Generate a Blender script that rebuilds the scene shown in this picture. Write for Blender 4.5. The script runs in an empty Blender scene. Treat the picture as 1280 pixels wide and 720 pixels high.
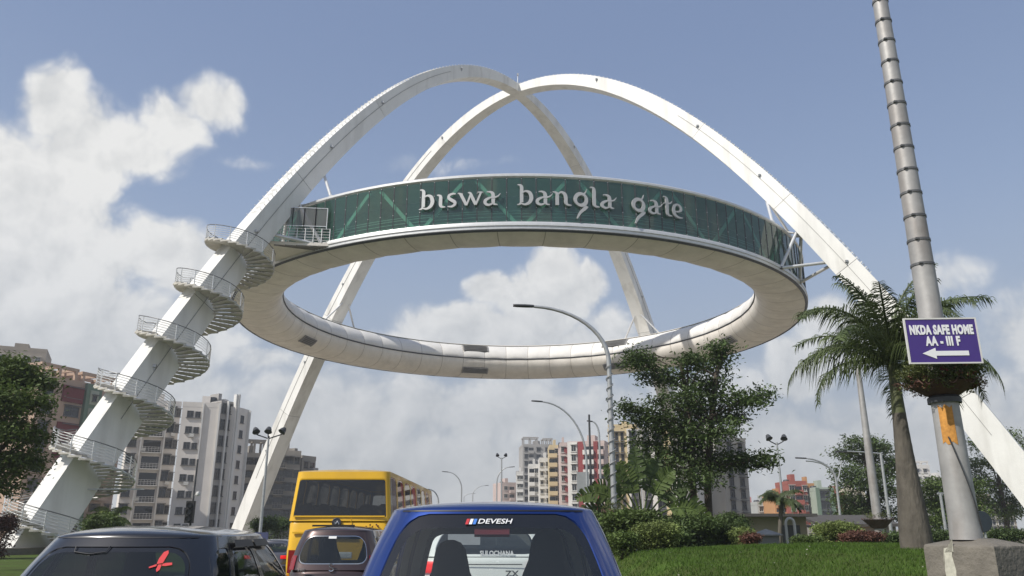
import bpy, math, random
import numpy as np
from mathutils import Vector, Matrix
R_ = math.radians
sc = bpy.context.scene
col = sc.collection
# ------------------------------------------------------------------ camera
FPX, PITCH, CAMZ = 984.0, R_(17.02), 1.5
cam_d = bpy.data.cameras.new("camera"); cam = bpy.data.objects.new("camera", cam_d); col.objects.link(cam)
cam_d.sensor_width = 36.0; cam_d.lens = 36.0 * FPX / 1280.0; cam_d.clip_start = 0.1; cam_d.clip_end = 6000
cam.location = (0, 0, CAMZ); cam.rotation_euler = (math.pi / 2 + PITCH, 0, 0)
sc.camera = cam
def at(px, py, Y):
    """world point on the photograph's ray (1280x720 pixel) at depth Y"""
    x = px - 640; u = 360 - py
    fy = FPX * math.cos(PITCH) - u * math.sin(PITCH); fz = FPX * math.sin(PITCH) + u * math.cos(PITCH)
    return Vector((x * Y / fy, Y, CAMZ + fz * Y / fy))
def proj(p):
    z = p[2] - CAMZ
    fw = p[1] * math.cos(PITCH) + z * math.sin(PITCH); up = -p[1] * math.sin(PITCH) + z * math.cos(PITCH)
    return 640 + FPX * p[0] / fw, 360 - FPX * up / fw
# ------------------------------------------------------------------ light, sky
SUN = Vector((-0.60, -0.40, 0.72)).normalized()
sc.view_settings.view_transform = 'Standard'; sc.view_settings.look = 'None'
sc.view_settings.exposure = 0.18; sc.view_settings.gamma = 1.0
sl = bpy.data.lights.new("sun", 'SUN'); sl.energy = 4.2; sl.angle = R_(0.5); sl.color = (1.0, 0.96, 0.90)
so = bpy.data.objects.new("sun", sl); col.objects.link(so); so.rotation_euler = SUN.to_track_quat('Z', 'Y').to_euler()
so.location = (-40, -20, 80)
world = bpy.data.worlds.new("World"); sc.world = world; world.use_nodes = True
def build_sky():
    nt = world.node_tree; N = nt.nodes; L = nt.links; N.clear()
    def nd(t, **k):
        n = N.new(t)
        for a, b in k.items(): setattr(n, a, b)
        return n
    def val(sock, v):
        if isinstance(v, (int, float)): sock.default_value = v
        elif isinstance(v, (tuple, list)): sock.default_value = v
        else: L.new(v, sock)
    def mth(op, a, b=None, c=None, clamp=False):
        n = nd('ShaderNodeMath', operation=op); n.use_clamp = clamp
        val(n.inputs[0], a)
        if b is not None: val(n.inputs[1], b)
        if c is not None: val(n.inputs[2], c)
        return n.outputs[0]
    def vm(op, a, b=None):
        n = nd('ShaderNodeVectorMath', operation=op); val(n.inputs[0], a)
        if b is not None: val(n.inputs[1], b)
        return n
    def mixc(f, a, b):
        n = nd('ShaderNodeMix', data_type='RGBA'); val(n.inputs[0], f); val(n.inputs[6], a); val(n.inputs[7], b); return n.outputs[2]
    def ramp(v, a, b):
        n = nd('ShaderNodeMapRange', interpolation_type='SMOOTHSTEP'); val(n.inputs[0], v); n.inputs[1].default_value = a; n.inputs[2].default_value = b
        return n.outputs[0]
    out = nd('ShaderNodeOutputWorld'); bg = nd('ShaderNodeBackground'); bg.inputs[1].default_value = 0.1
    L.new(bg.outputs[0], out.inputs[0])
    sky = nd('ShaderNodeTexSky', sky_type='NISHITA'); sky.sun_disc = False
    sky.sun_elevation = math.asin(SUN.z); sky.sun_rotation = math.atan2(SUN.x, SUN.y)
    sky.air_density = 1.0; sky.dust_density = 2.0; sky.ozone_density = 1.0
    tc = nd('ShaderNodeTexCoord'); d = vm('NORMALIZE', tc.outputs['Generated']).outputs[0]
    sp = nd('ShaderNodeSeparateXYZ'); L.new(d, sp.inputs[0])
    az = mth('MULTIPLY', mth('ARCTAN2', sp.outputs[0], sp.outputs[1]), 5.73)     # tens of degrees
    el = mth('MULTIPLY', mth('ARCSINE', sp.outputs[2]), 5.73)
    cb = nd('ShaderNodeCombineXYZ'); L.new(az, cb.inputs[0]); L.new(el, cb.inputs[1]); P = cb.outputs[0]
    def noise(vec, scale, detail, rough=0.6, off=None):
        n = nd('ShaderNodeTexNoise'); n.inputs['Scale'].default_value = scale; n.inputs['Detail'].default_value = detail
        n.inputs['Roughness'].default_value = rough
        L.new(vm('ADD', vec, off).outputs[0] if off else vec, n.inputs['Vector']); return n.outputs[0]
    # warp the coordinate a little so that the cloud outlines billow
    wn = nd('ShaderNodeTexNoise'); wn.inputs['Scale'].default_value = 1.6; wn.inputs['Detail'].default_value = 3; L.new(P, wn.inputs['Vector'])
    wv = vm('SCALE', vm('SUBTRACT', wn.outputs[1], (0.5, 0.5, 0.5)).outputs[0]); wv.inputs[3].default_value = 0.35
    PW = vm('ADD', P, wv.outputs[0]).outputs[0]
    blobs = [(30,300,150,90,1.0),(15,215,80,60,.9),(105,190,70,70,1.0),(72,125,38,48,.9),(170,175,70,42,.75),(215,150,52,36,.8),(262,135,48,32,.72),(200,310,80,45,.85),(235,335,55,50,.85),
             (40,400,180,80,1.0),(130,410,170,70,.9),(-120,330,170,150,1.),
             (672,376,76,52,1.15),(690,336,36,36,1.1),(728,352,38,34,1.05),(614,360,36,34,1.1),(565,405,80,34,1.0),(510,425,60,22,.9),(640,430,150,45,1.0),(770,405,50,36,.6),
             (420,520,150,60,.75),(620,520,230,62,.75),(340,450,60,26,.55),
             (1000,465,48,50,.85),(1045,430,60,50,.9),(1060,396,26,22,.75),(1210,490,110,60,.6),(1190,345,60,26,.42),(860,500,130,50,.6),(1340,420,90,80,.8),
             (480,610,340,80,1.0),(900,580,280,70,.95),(1220,580,220,80,.95),(180,560,280,100,1.05),(100,480,200,60,1.0),(300,200,70,16,.22),(560,205,120,18,.25)]
    tot = None
    for (px, py, rx, ry, s) in blobs:
        v = at(px, py, 100.0) - Vector((0, 0, CAMZ)); v.normalize()
        a = math.degrees(math.atan2(v.x, v.y)) / 10; e = math.degrees(math.asin(v.z)) / 10
        k = 984 / 57.3 * 10
        q = vm('SUBTRACT', PW, (a, e, 0)).outputs[0]
        q = vm('MULTIPLY', q, (k / rx, k / ry, 0)).outputs[0]
        ln = vm('LENGTH', q).outputs[1]
        t = mth('MULTIPLY', mth('SUBTRACT', 1.25, ln, clamp=True), s)
        tot = t if tot is None else mth('SMOOTH_MAX', tot, t, 0.12)
    # the same broken cumulus carries on round the rest of the sky
    side = ramp(mth('ABSOLUTE', az), 3.6, 5.0)
    gen = mth('MULTIPLY', mth('SUBTRACT', noise(P, 0.45, 3, 0.55, (7.3, 2.1, 0)), 0.46), 3.2)
    gen = mth('MULTIPLY', mth('MULTIPLY', gen, side), ramp(el, 6.5, 3.0))
    tot = mth('MAXIMUM', tot, gen)
    def field(vec):                                       # billows: fractal noise with rounded cauliflower lobes on it
        f = mth('MULTIPLY', mth('SUBTRACT', noise(vec, 2.4, 8, 0.55, (3.1, 1.7, 0)), 0.5), 0.75)
        for scl, amp in ((2.6, 0.26), (6.0, 0.17), (13.0, 0.11), (27.0, 0.06)):
            vo = nd('ShaderNodeTexVoronoi', feature='SMOOTH_F1', voronoi_dimensions='2D'); vo.inputs['Scale'].default_value = scl; vo.inputs['Smoothness'].default_value = 0.35
            L.new(vec, vo.inputs['Vector']); f = mth('ADD', f, mth('MULTIPLY', mth('SUBTRACT', 0.42, vo.outputs['Distance']), amp))
        return f
    n1 = field(PW); n2 = field(vm('ADD', PW, (-0.10, 0.10, 0)).outputs[0])
    n3 = noise(P, 0.9, 4, 0.5, (1.3, 9.2, 0))
    dens = mth('ADD', tot, mth('MULTIPLY', n1, ramp(tot, 0.02, 0.35)))
    cover = ramp(dens, 0.12, 0.60)
    # relief: difference of the billow noise towards the sun
    sh = mth('ADD', mth('MULTIPLY', mth('SUBTRACT', n1, n2), 1.25), 0.74)
    sh = mth('ADD', sh, mth('MULTIPLY', mth('SUBTRACT', n3, 0.5), 0.75))
    sh = mth('SUBTRACT', sh, mth('MULTIPLY', ramp(dens, 0.5, 1.6), 0.20))
    sh = mth('MULTIPLY_ADD', ramp(el, 0.3, 2.2), 0.35, mth('SUBTRACT', sh, 0.2), clamp=True)
    cloud = mixc(sh, (4.3, 4.5, 4.7, 1), (7.5, 7.5, 7.4, 1))
    blue = mixc(ramp(el, 1.0, 3.7), (3.35, 4.25, 5.9, 1), (2.10, 2.85, 4.65, 1)); blue = mixc(0.7, sky.outputs[0], blue)
    hz = ramp(el, 2.4, 0.0)                                # grey, moist air low down
    base = mixc(mth('MULTIPLY', hz, 0.85), blue, (3.7, 3.95, 4.25, 1))
    c = mixc(mth('MULTIPLY', cover, mth('SUBTRACT', 1.0, mth('MULTIPLY', hz, 0.45))), base, cloud)
    below = ramp(el, 0.0, -0.15)
    c = mixc(below, c, (1.6, 1.55, 1.4, 1))
    L.new(c, bg.inputs[0])
build_sky()

# ------------------------------------------------------------------ helpers
def srgb(h):
    h = h.lstrip('#'); o = []
    for i in (0, 2, 4):
        c = int(h[i:i + 2], 16) / 255; o.append(c / 12.92 if c <= 0.04045 else ((c + 0.055) / 1.055) ** 2.4)
    return tuple(o)
MATS = {}
def mat(name, color, rough=0.6, metal=0.0, var=0.12, scale=3.0, bump=0.0, bscale=20.0, coat=0.0, streak=None, spec=0.5, trans=0.0, rnd=0.0, stretch=(1,1,1), tint=None):
    if name in MATS: return MATS[name]
    if isinstance(color, str): color = srgb(color)
    m = bpy.data.materials.new(name); m.use_nodes = True; MATS[name] = m
    nt = m.node_tree; N = nt.nodes; L = nt.links; b = N['Principled BSDF']
    b.inputs['Roughness'].default_value = rough; b.inputs['Metallic'].default_value = metal
    b.inputs['Coat Weight'].default_value = coat; b.inputs['Coat Roughness'].default_value = 0.04
    b.inputs['Specular IOR Level'].default_value = spec
    tc = N.new('ShaderNodeTexCoord'); mp = N.new('ShaderNodeMapping'); mp.inputs['Scale'].default_value = stretch
    L.new(tc.outputs['Object'], mp.inputs['Vector'])
    oi = N.new('ShaderNodeObjectInfo')
    n = N.new('ShaderNodeTexNoise'); n.noise_dimensions = '4D'; n.inputs['Scale'].default_value = scale; n.inputs['Detail'].default_value = 6
    n.inputs['Roughness'].default_value = 0.65
    ml = N.new('ShaderNodeMath'); ml.operation = 'MULTIPLY'; ml.inputs[1].default_value = 37.0
    L.new(oi.outputs['Random'], ml.inputs[0]); L.new(ml.outputs[0], n.inputs['W']); L.new(mp.outputs[0], n.inputs['Vector'])
    cr = N.new('ShaderNodeMapRange'); cr.inputs[1].default_value = 0.3; cr.inputs[2].default_value = 0.7
    L.new(n.outputs[0], cr.inputs[0])
    mx = N.new('ShaderNodeMix'); mx.data_type = 'RGBA'; L.new(cr.outputs[0], mx.inputs[0])
    d = tint if tint else tuple(c * (1 - 1.3 * var) for c in color)
    mx.inputs[6].default_value = (*d, 1); mx.inputs[7].default_value = (*[min(1, c * (1 + var)) for c in color], 1)
    colr = mx.outputs[2]
    if streak:                                     # dirt running down
        n2 = N.new('ShaderNodeTexNoise'); n2.noise_dimensions = '4D'; n2.inputs['Scale'].default_value = streak[0]; n2.inputs['Detail'].default_value = 5
        mp2 = N.new('ShaderNodeMapping'); mp2.inputs['Scale'].default_value = streak[2]; L.new(tc.outputs['Object'], mp2.inputs['Vector'])
        L.new(mp2.outputs[0], n2.inputs['Vector']); L.new(ml.outputs[0], n2.inputs['W'])
        r2 = N.new('ShaderNodeMapRange'); r2.inputs[1].default_value = 0.5; r2.inputs[2].default_value = 0.8; r2.inputs[4].default_value = streak[1]
        L.new(n2.outputs[0], r2.inputs[0])
        m2 = N.new('ShaderNodeMix'); m2.data_type = 'RGBA'; L.new(r2.outputs[0], m2.inputs[0]); L.new(colr, m2.inputs[6])
        m2.inputs[7].default_value = (*streak[3], 1); colr = m2.outputs[2]
    if rnd:
        hv = N.new('ShaderNodeHueSaturation'); mr = N.new('ShaderNodeMapRange'); mr.inputs[3].default_value = 1 - rnd; mr.inputs[4].default_value = 1 + rnd
        L.new(oi.outputs['Random'], mr.inputs[0]); L.new(mr.outputs[0], hv.inputs['Value']); L.new(colr, hv.inputs['Color']); colr = hv.outputs[0]
    L.new(colr, b.inputs['Base Color'])
    if bump:
        nb = N.new('ShaderNodeTexNoise'); nb.inputs['Scale'].default_value = bscale; nb.inputs['Detail'].default_value = 5; L.new(mp.outputs[0], nb.inputs['Vector'])
        bp = N.new('ShaderNodeBump'); bp.inputs['Strength'].default_value = bump; bp.inputs['Distance'].default_value = 0.05
        L.new(nb.outputs[0], bp.inputs['Height']); L.new(bp.outputs[0], b.inputs['Normal'])
    if trans:
        tr = N.new('ShaderNodeBsdfTranslucent'); L.new(colr, tr.inputs[0])
        ms = N.new('ShaderNodeMixShader'); ms.inputs[0].default_value = trans
        L.new(b.outputs[0], ms.inputs[1]); L.new(tr.outputs[0], ms.inputs[2]); L.new(ms.outputs[0], N['Material Output'].inputs[0])
    return m
def glass(name, tint, opac=0.0, dirt=(0.1, 0.1, 0.1), ior=1.5, rough=0.02, rnd=0.0):
    """thin pane: fresnel reflection over a tinted see-through sheet, with a film of dirt (opac)"""
    if name in MATS: return MATS[name]
    m = bpy.data.materials.new(name); m.use_nodes = True; MATS[name] = m
    nt = m.node_tree; N = nt.nodes; L = nt.links; N.remove(N['Principled BSDF'])
    t = N.new('ShaderNodeBsdfTransparent'); t.inputs[0].default_value = (*tint, 1)
    df = N.new('ShaderNodeBsdfDiffuse'); df.inputs[0].default_value = (*dirt, 1)
    if rnd:
        oi = N.new('ShaderNodeObjectInfo'); hv = N.new('ShaderNodeHueSaturation'); mr = N.new('ShaderNodeMapRange')
        mr.inputs[3].default_value = 1 - rnd; mr.inputs[4].default_value = 1 + rnd; hv.inputs['Color'].default_value = (*dirt, 1)
        L.new(oi.outputs['Random'], mr.inputs[0]); L.new(mr.outputs[0], hv.inputs['Value']); L.new(hv.outputs[0], df.inputs[0])
    m1 = N.new('ShaderNodeMixShader'); m1.inputs[0].default_value = opac; L.new(t.outputs[0], m1.inputs[1]); L.new(df.outputs[0], m1.inputs[2])
    g = N.new('ShaderNodeBsdfGlossy'); g.inputs['Roughness'].default_value = rough
    ge = N.new('ShaderNodeNewGeometry'); dt = N.new('ShaderNodeVectorMath'); dt.operation = 'DOT_PRODUCT'; L.new(ge.outputs['Normal'], dt.inputs[0]); L.new(ge.outputs['Incoming'], dt.inputs[1])
    def mm(op, a, b, cl=False):
        n = N.new('ShaderNodeMath'); n.operation = op; n.use_clamp = cl
        for i, v in enumerate((a, b)):
            if isinstance(v, (int, float)): n.inputs[i].default_value = v
            else: L.new(v, n.inputs[i])
        return n.outputs[0]
    f0 = ((ior - 1) / (ior + 1)) ** 2 * 1.6
    fr = mm('ADD', mm('MULTIPLY', mm('POWER', mm('SUBTRACT', 1.0, mm('ABSOLUTE', dt.outputs['Value'], 0), True), 5.0), 1 - f0), f0, True)   # both faces alike: a thin sheet
    m2 = N.new('ShaderNodeMixShader'); L.new(fr, m2.inputs[0]); L.new(m1.outputs[0], m2.inputs[1]); L.new(g.outputs[0], m2.inputs[2])
    L.new(m2.outputs[0], N['Material Output'].inputs[0])
    return m
class MB:
    """collects shapes; build() links them as ONE mesh object"""
    def __init__(s): s.v = []; s.f = []; s.m = []
    def add(s, vs, fs, mi=0):
        o = len(s.v); s.v += [tuple(v) for v in vs]; s.f += [tuple(i + o for i in f) for f in fs]; s.m += [mi] * len(fs)
    def box(s, c, d, mi=0, rz=0.0, M=None):
        x, y, z = d[0] / 2, d[1] / 2, d[2] / 2
        vs = [Vector((i, j, k)) for k in (-z, z) for (i, j) in ((-x, -y), (x, -y), (x, y), (-x, y))]
        if rz: r = Matrix.Rotation(rz, 3, 'Z'); vs = [r @ v for v in vs]
        vs = [v + Vector(c) for v in vs]
        if M: vs = [M @ v for v in vs]
        s.add(vs, [(3, 2, 1, 0), (4, 5, 6, 7), (0, 1, 5, 4), (1, 2, 6, 5), (2, 3, 7, 6), (3, 0, 4, 7)], mi)
    def bar(s, a, b, w, h=None, mi=0, up=(0, 0, 1)):
        a = Vector(a); b = Vector(b); h = h or w; t = (b - a).normalized(); u = Vector(up)
        if abs(t.dot(u)) > 0.98: u = Vector((0, 1, 0))
        l = t.cross(u).normalized(); n = l.cross(t)
        vs = [p + l * i * w / 2 + n * j * h / 2 for p in (a, b) for (i, j) in ((-1, -1), (1, -1), (1, 1), (-1, 1))]
        s.add(vs, [(0, 1, 2, 3), (7, 6, 5, 4), (0, 4, 5, 1), (1, 5, 6, 2), (2, 6, 7, 3), (3, 7, 4, 0)], mi)
    def tube(s, pts, r, n=8, mi=0, cap=True):
        pts = [Vector(p) for p in pts]; rs = r if isinstance(r, (list, tuple)) else [r] * len(pts)
        vs = []; u = None
        for i, p in enumerate(pts):
            t = (pts[min(i + 1, len(pts) - 1)] - pts[max(i - 1, 0)]).normalized()
            if u is None: u = t.orthogonal().normalized()
            u = (u - t * u.dot(t)).normalized(); w = t.cross(u)
            for k in range(n):
                a = 2 * math.pi * k / n; vs.append(p + (u * math.cos(a) + w * math.sin(a)) * rs[i])
        fs = [(i * n + k, i * n + (k + 1) % n, (i + 1) * n + (k + 1) % n, (i + 1) * n + k) for i in range(len(pts) - 1) for k in range(n)]
        if cap: fs += [tuple(range(n - 1, -1, -1)), tuple((len(pts) - 1) * n + k for k in range(n))]
        s.add(vs, fs, mi)
    def lathe(s, prof, n=32, mi=0, c=(0, 0, 0), a0=0.0, a1=2 * math.pi):
        full = abs(a1 - a0 - 2 * math.pi) < 1e-6; m = n if full else n + 1; k = len(prof); vs = []
        for i in range(m):
            a = a0 + (a1 - a0) * i / n; vs += [(c[0] + r * math.sin(a), c[1] - r * math.cos(a), c[2] + z) for r, z in prof]
        fs = [(i * k + j, ((i + 1) % m) * k + j, ((i + 1) % m) * k + j + 1, i * k + j + 1) for i in range(n) for j in range(k - 1)]
        s.add(vs, fs, mi)
    def grid(s, rows, mi=0, closed=False):
        k = len(rows[0]); vs = [p for r in rows for p in r]
        fs = [(i * k + j, i * k + (j + 1) % k, (i + 1) * k + (j + 1) % k, (i + 1) * k + j) for i in range(len(rows) - 1) for j in range(k if closed else k - 1)]
        s.add(vs, fs, mi)
    def prism(s, poly, d, mi=0, M=None):
        """poly in (x,z), extruded in y from 0 to d"""
        n = len(poly); vs = [Vector((x, 0, z)) for x, z in poly] + [Vector((x, d, z)) for x, z in poly]
        if M: vs = [M @ v for v in vs]
        s.add(vs, [tuple(range(n)), tuple(range(2 * n - 1, n - 1, -1))] + [(i, n + i, n + (i + 1) % n, (i + 1) % n) for i in range(n)], mi)
    def mesh(s, name, mats, smooth=False):
        me = bpy.data.meshes.new(name); me.from_pydata(s.v, [], s.f)
        for m in (mats if isinstance(mats, (list, tuple)) else [mats]): me.materials.append(m)
        me.polygons.foreach_set('material_index', s.m)
        if smooth:
            me.polygons.foreach_set('use_smooth', [True] * len(s.f))
            try: me.set_sharp_from_angle(angle=R_(38 if smooth is True else smooth))
            except Exception: pass
        me.update(); return me
    def build(s, name, mats, parent=None, smooth=False, **k):
        return link(name, s.mesh(name, mats, smooth), parent, **k)
def link(name, me, parent=None, loc=None, rot=None, kind=None, label=None):
    o = bpy.data.objects.new(name, me); col.objects.link(o); o.parent = parent
    if loc is not None: o.location = loc
    if rot is not None: o.rotation_euler = rot if isinstance(rot, (tuple, list)) else (0, 0, rot)
    if kind: o['kind'] = kind
    if label: o['label'] = label
    return o
def tag(o, label, cat, group=None):
    o['label'] = label; o['category'] = cat
    if group: o['group'] = group
    return o
def thing(name, label, cat, loc=(0, 0, 0), rz=0.0, group=None):
    o = bpy.data.objects.new(name, None); col.objects.link(o); o.location = loc; o.rotation_euler = (0, 0, rz); o.empty_display_size = 0.3
    return tag(o, label, cat, group)
def struct(name, mb, m, smooth=False): return mb.build(name, m, None, smooth, kind='structure')
def sm(a, b, x):
    t = max(0.0, min(1.0, (x - a) / (b - a))); return t * t * (3 - 2 * t)
def catmull(p, n=6, closed=False):
    o = []; k = len(p)
    for i in range(k if closed else k - 1):
        q = [np.array(p[(i + j) % k] if closed else p[min(max(i + j, 0), k - 1)], float) for j in (-1, 0, 1, 2)]
        for s in range(n):
            t = s / n; o.append(0.5 * (2 * q[1] + (q[2] - q[0]) * t + (2 * q[0] - 5 * q[1] + 4 * q[2] - q[3]) * t * t + (3 * q[1] - q[0] - 3 * q[2] + q[3]) * t ** 3))
    if not closed: o.append(np.array(p[-1], float))
    return o
def text_mesh(name, s, size, m, ext=0.004, bold=0.0, xs=1.0, shear=0.0, sp_=1.0):
    c = bpy.data.curves.new(name, 'FONT'); c.body = s; c.size = size; c.extrude = ext; c.offset = bold; c.align_x = 'CENTER'; c.align_y = 'CENTER'; c.shear = shear; c.space_character = sp_
    c.resolution_u = 3
    o = bpy.data.objects.new(name, c); col.objects.link(o); dg = bpy.context.evaluated_depsgraph_get()
    me = bpy.data.meshes.new_from_object(o.evaluated_get(dg)); bpy.data.objects.remove(o); bpy.data.curves.remove(c)
    me.materials.clear(); me.materials.append(m)
    me.transform(Matrix.Rotation(math.pi / 2, 4, 'X') @ Matrix.Diagonal((xs, 1, 1, 1)))        # upright, facing -y
    return me
# ------------------------------------------------------------------ materials
W_STEEL = mat('white_painted_steel', (0.74, 0.73, 0.69), 0.45, var=0.05, scale=0.5, streak=(0.9, 0.55, (1, 1, 0.12), (0.34, 0.32, 0.275)))
W_DARK = mat('joint_dark_grey', (0.16, 0.16, 0.15), 0.7)  # dark grey arch core that shows through the gaps between beam segments
FABRIC = mat('cream_tensile_fabric', (0.75, 0.70, 0.625), 0.62, var=0.10, scale=0.6, bump=0.6, bscale=1.3, stretch=(1, 1, 0.25), streak=(0.55, 0.45, (1, 1, 0.2), (0.42, 0.37, 0.30)))
QUILT = mat('white_tensile_fabric', (0.70, 0.675, 0.63), 0.6, var=0.06, scale=0.8, bump=0.2, bscale=1.5)
SILVER = mat('brushed_aluminium_trim', (0.66, 0.66, 0.65), 0.38, metal=0.35, var=0.08)
STEEL = mat('galvanised_steel', (0.42, 0.43, 0.43), 0.45, metal=0.5, var=0.15, scale=6)
DARKMETAL = mat('dark_grey_metal', (0.045, 0.047, 0.05), 0.5, var=0.2)
RAILM = mat('railing_steel', (0.68, 0.68, 0.67), 0.35, metal=0.4)
GREENBRACE = mat('pale_painted_brace', (0.66, 0.78, 0.72), 0.5)
G_GREEN = glass('green_tinted_glass', (0.42, 0.68, 0.57), 0.34, (0.05, 0.135, 0.11), ior=1.55, rnd=0.25)
LETTER = mat('letter_grey_metal', (0.46, 0.46, 0.455), 0.42, metal=0.2, var=0.06)
ASPHALT = mat('asphalt', (0.055, 0.055, 0.056), 0.85, var=0.25, scale=1.2, bump=0.4, bscale=60)
CONCRETE = mat('weathered_concrete', (0.165, 0.148, 0.122), 0.9, var=0.22, scale=2.2, bump=0.5, bscale=14, streak=(2.2, 0.6, (1, 1, 0.35), (0.10, 0.095, 0.085)))
KERBM = mat('kerb_concrete', (0.32, 0.31, 0.29), 0.9, var=0.2)
EARTH = mat('dusty_ground', (0.30, 0.265, 0.205), 0.95, var=0.25, scale=0.2)
GRASSM = mat('lawn_turf', (0.060, 0.105, 0.016), 0.95, var=0.30, scale=0.7, tint=(0.062, 0.066, 0.020), bump=0.9, bscale=35, spec=0.15)
BLADE = mat('grass_blade', (0.068, 0.122, 0.019), 0.8, var=0.3, scale=2.0, spec=0.2, trans=0.25)
PAINTW = mat('road_marking_white', (0.62, 0.62, 0.58), 0.8, var=0.2, scale=4)
BARK = mat('tree_bark', (0.075, 0.06, 0.045), 0.95, var=0.3, scale=4, bump=0.7, bscale=12)
LEAF = mat('dark_leaf', (0.078, 0.118, 0.034), 0.6, var=0.45, scale=0.9, trans=0.3, spec=0.35)
LEAF2 = mat('mid_leaf', (0.10, 0.145, 0.036), 0.6, var=0.45, scale=0.9, trans=0.3, spec=0.35)
LEAF3 = mat('pale_leaf', (0.20, 0.25, 0.075), 0.65, var=0.4, scale=1.4, trans=0.3, spec=0.3)
LEAFR = mat('reddish_leaf', (0.13, 0.055, 0.035), 0.7, var=0.4, scale=2.0, trans=0.2)
# ------------------------------------------------------------------ ground
def ground_z(y): return -0.3 * sm(14, 40, y)
b = MB()
ys = [-60, -20, 0, 6, 10, 14, 18, 22, 26, 30, 35, 40, 60, 120, 300, 800, 2500]; xs = [-2500, -600, -200, -80, -30, 0, 30, 80, 200, 600, 2500]
b.grid([[(x, y, ground_z(y) - 0.02) for x in xs] for y in ys]); struct('ground', b, EARTH)
RX0, RX1 = -11.4, 1.75
b = MB(); yy = [-20, 0, 5, 8, 11, 14, 17, 20, 24, 28, 32, 36, 40, 60, 90, 150, 260]
b.grid([[(x, y, ground_z(y) + 0.004) for x in (RX0, -3, RX1)] for y in yy]); struct('road', b, ASPHALT)
b = MB()
for x in (-7.9, -4.6, -1.45):
    for k in range(24):
        y0 = -8 + k * 5.0
        b.grid([[(x + dx, y, ground_z(y) + 0.009) for dx in (-0.06, 0.06)] for y in (y0, y0 + 1, y0 + 2)])
struct('lane_marking', b, PAINTW)
def kerb_line(x0, x1):
    b = MB()
    for i in range(len(yy) - 1):
        p, q = yy[i], yy[i + 1]; z0, z1 = ground_z(p), ground_z(q)
        b.add([(x0, p, z0 - .1), (x1, p, z0 - .1), (x1, p, z0 + .14), (x0, p, z0 + .14), (x0, q, z1 - .1), (x1, q, z1 - .1), (x1, q, z1 + .14), (x0, q, z1 + .14)],
              [(0, 4, 7, 3), (1, 2, 6, 5), (3, 7, 6, 2)])
    return b
struct('kerb', kerb_line(RX1, RX1 + 0.16), KERBM); struct('kerb', kerb_line(RX0 - 0.16, RX0), KERBM)
def lawn_z(x, y):
    g = ground_z(y)
    rise = sm(1.9, 7.0, x) * 0.25 + sm(1.9, 3.4, x) * 0.75
    up = sm(2, 19.5, y) * (1 - 0.85 * sm(21.5, 42, y))
    return g + 0.12 + (0.98 - g) * rise * up + 0.02 * math.sin(x * 1.3 + y * 0.7)
b = MB(); gx = [1.9 + 0.25 * i for i in range(24)] + [8 + i for i in range(40)] + [52, 70, 100]; gy = [-10, -4] + [0.6 * i for i in range(76)] + [48, 52, 60]
b.grid([[(x, y, lawn_z(x, y) if y < 44 else ground_z(y) + .13) for x in gx] for y in gy]); struct('lawn', b, GRASSM, True)
b = MB(); b.grid([[(x, y, ground_z(y) + .13 + 0.25 * sm(-12, -17, x)) for x in (-11.56, -12, -13, -16, -30, -60)] for y in (-20, 0, 8, 14, 20, 26, 32, 40, 70)]); struct('verge', b, GRASSM, True)
def blades(name, n, seed, fn, m, h=(0.04, 0.08)):
    rg = np.random.default_rng(seed); vs = []; fs = []
    for i in range(n):
        x, y, z = fn(rg); a = rg.uniform(0, 6.28); hh = rg.uniform(*h); w = 0.006 + 0.007 * rg.random(); dx, dy = math.cos(a) * w, math.sin(a) * w
        lx, ly = rg.normal(0, .03, 2); k = len(vs)
        vs += [(x - dx, y - dy, z - .01), (x + dx, y + dy, z - .01), (x + lx, y + ly, z + hh)]; fs.append((k, k + 1, k + 2))
    b = MB(); b.v = vs; b.f = fs; b.m = [0] * n
    o = b.build(name, m, None, kind='stuff'); return o
def gp(rg):
    y = 7 + 15.5 * rg.random() ** 0.8; x = 2 + rg.random() * (0.72 * y); return x, y, lawn_z(x, y)
tag(blades('grass', 60000, 3, gp, BLADE), 'short green grass covering the raised lawn beside the road', 'grass')

rg_ = random.Random(77); b = MB()
for _ in range(46):
    y = rg_.uniform(10, 20); x = 2.6 + rg_.random() * .66 * y; z = lawn_z(x, y) + .045; a = rg_.uniform(0, 3); r = rg_.uniform(.015, .045)
    b.add([(x + r * math.cos(a), y + r * math.sin(a), z), (x - r * .6 * math.sin(a), y + r * .6 * math.cos(a), z + .02), (x - r * math.cos(a), y - r * math.sin(a), z), (x + r * .6 * math.sin(a), y - r * .6 * math.cos(a), z + .012)], [(0, 1, 2, 3)])
tag(b.build('fallen_petals', mat('pale_petal', (.55, .52, .42), .8, var=.2), None, kind='stuff'), 'pale fallen petals and paper scraps scattered over the lawn', 'petals')
# ------------------------------------------------------------------ the gate: two crossing arches carrying a ring gallery
GX, GY = 0.75, 90.0
gate = thing('arch_gate', 'white gate of two crossing arches holding a round green glass gallery lettered biswa bangla gate', 'gate', (GX, GY, 0))
HA = (math.cos(R_(53.4)), math.sin(R_(53.4))); HB = (math.cos(R_(-36.6)), math.sin(R_(-36.6)))
def az_(s): return 54.14 + CAMZ - 0.02389 * s * s + 7.35e-7 * s ** 4
def adz(s): return -0.04778 * s + 2.94e-6 * s ** 3
S0 = 50.6
def a_frame(h, s):
    P = Vector((h[0] * s, h[1] * s, az_(s))); k = math.hypot(1, adz(s))
    t = Vector((h[0], h[1], adz(s))) / k; n = Vector((-h[0] * adz(s), -h[1] * adz(s), 1)) / k; l = Vector((h[1], -h[0], 0))
    return P, t, n, l
def a_sec(s, sh=0.0):
    q = min(1, abs(s) / 46) ** .85; return 1.35 + 0.85 * q - sh, 1.05 + 1.4 * q - sh      # lateral width, depth
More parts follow.
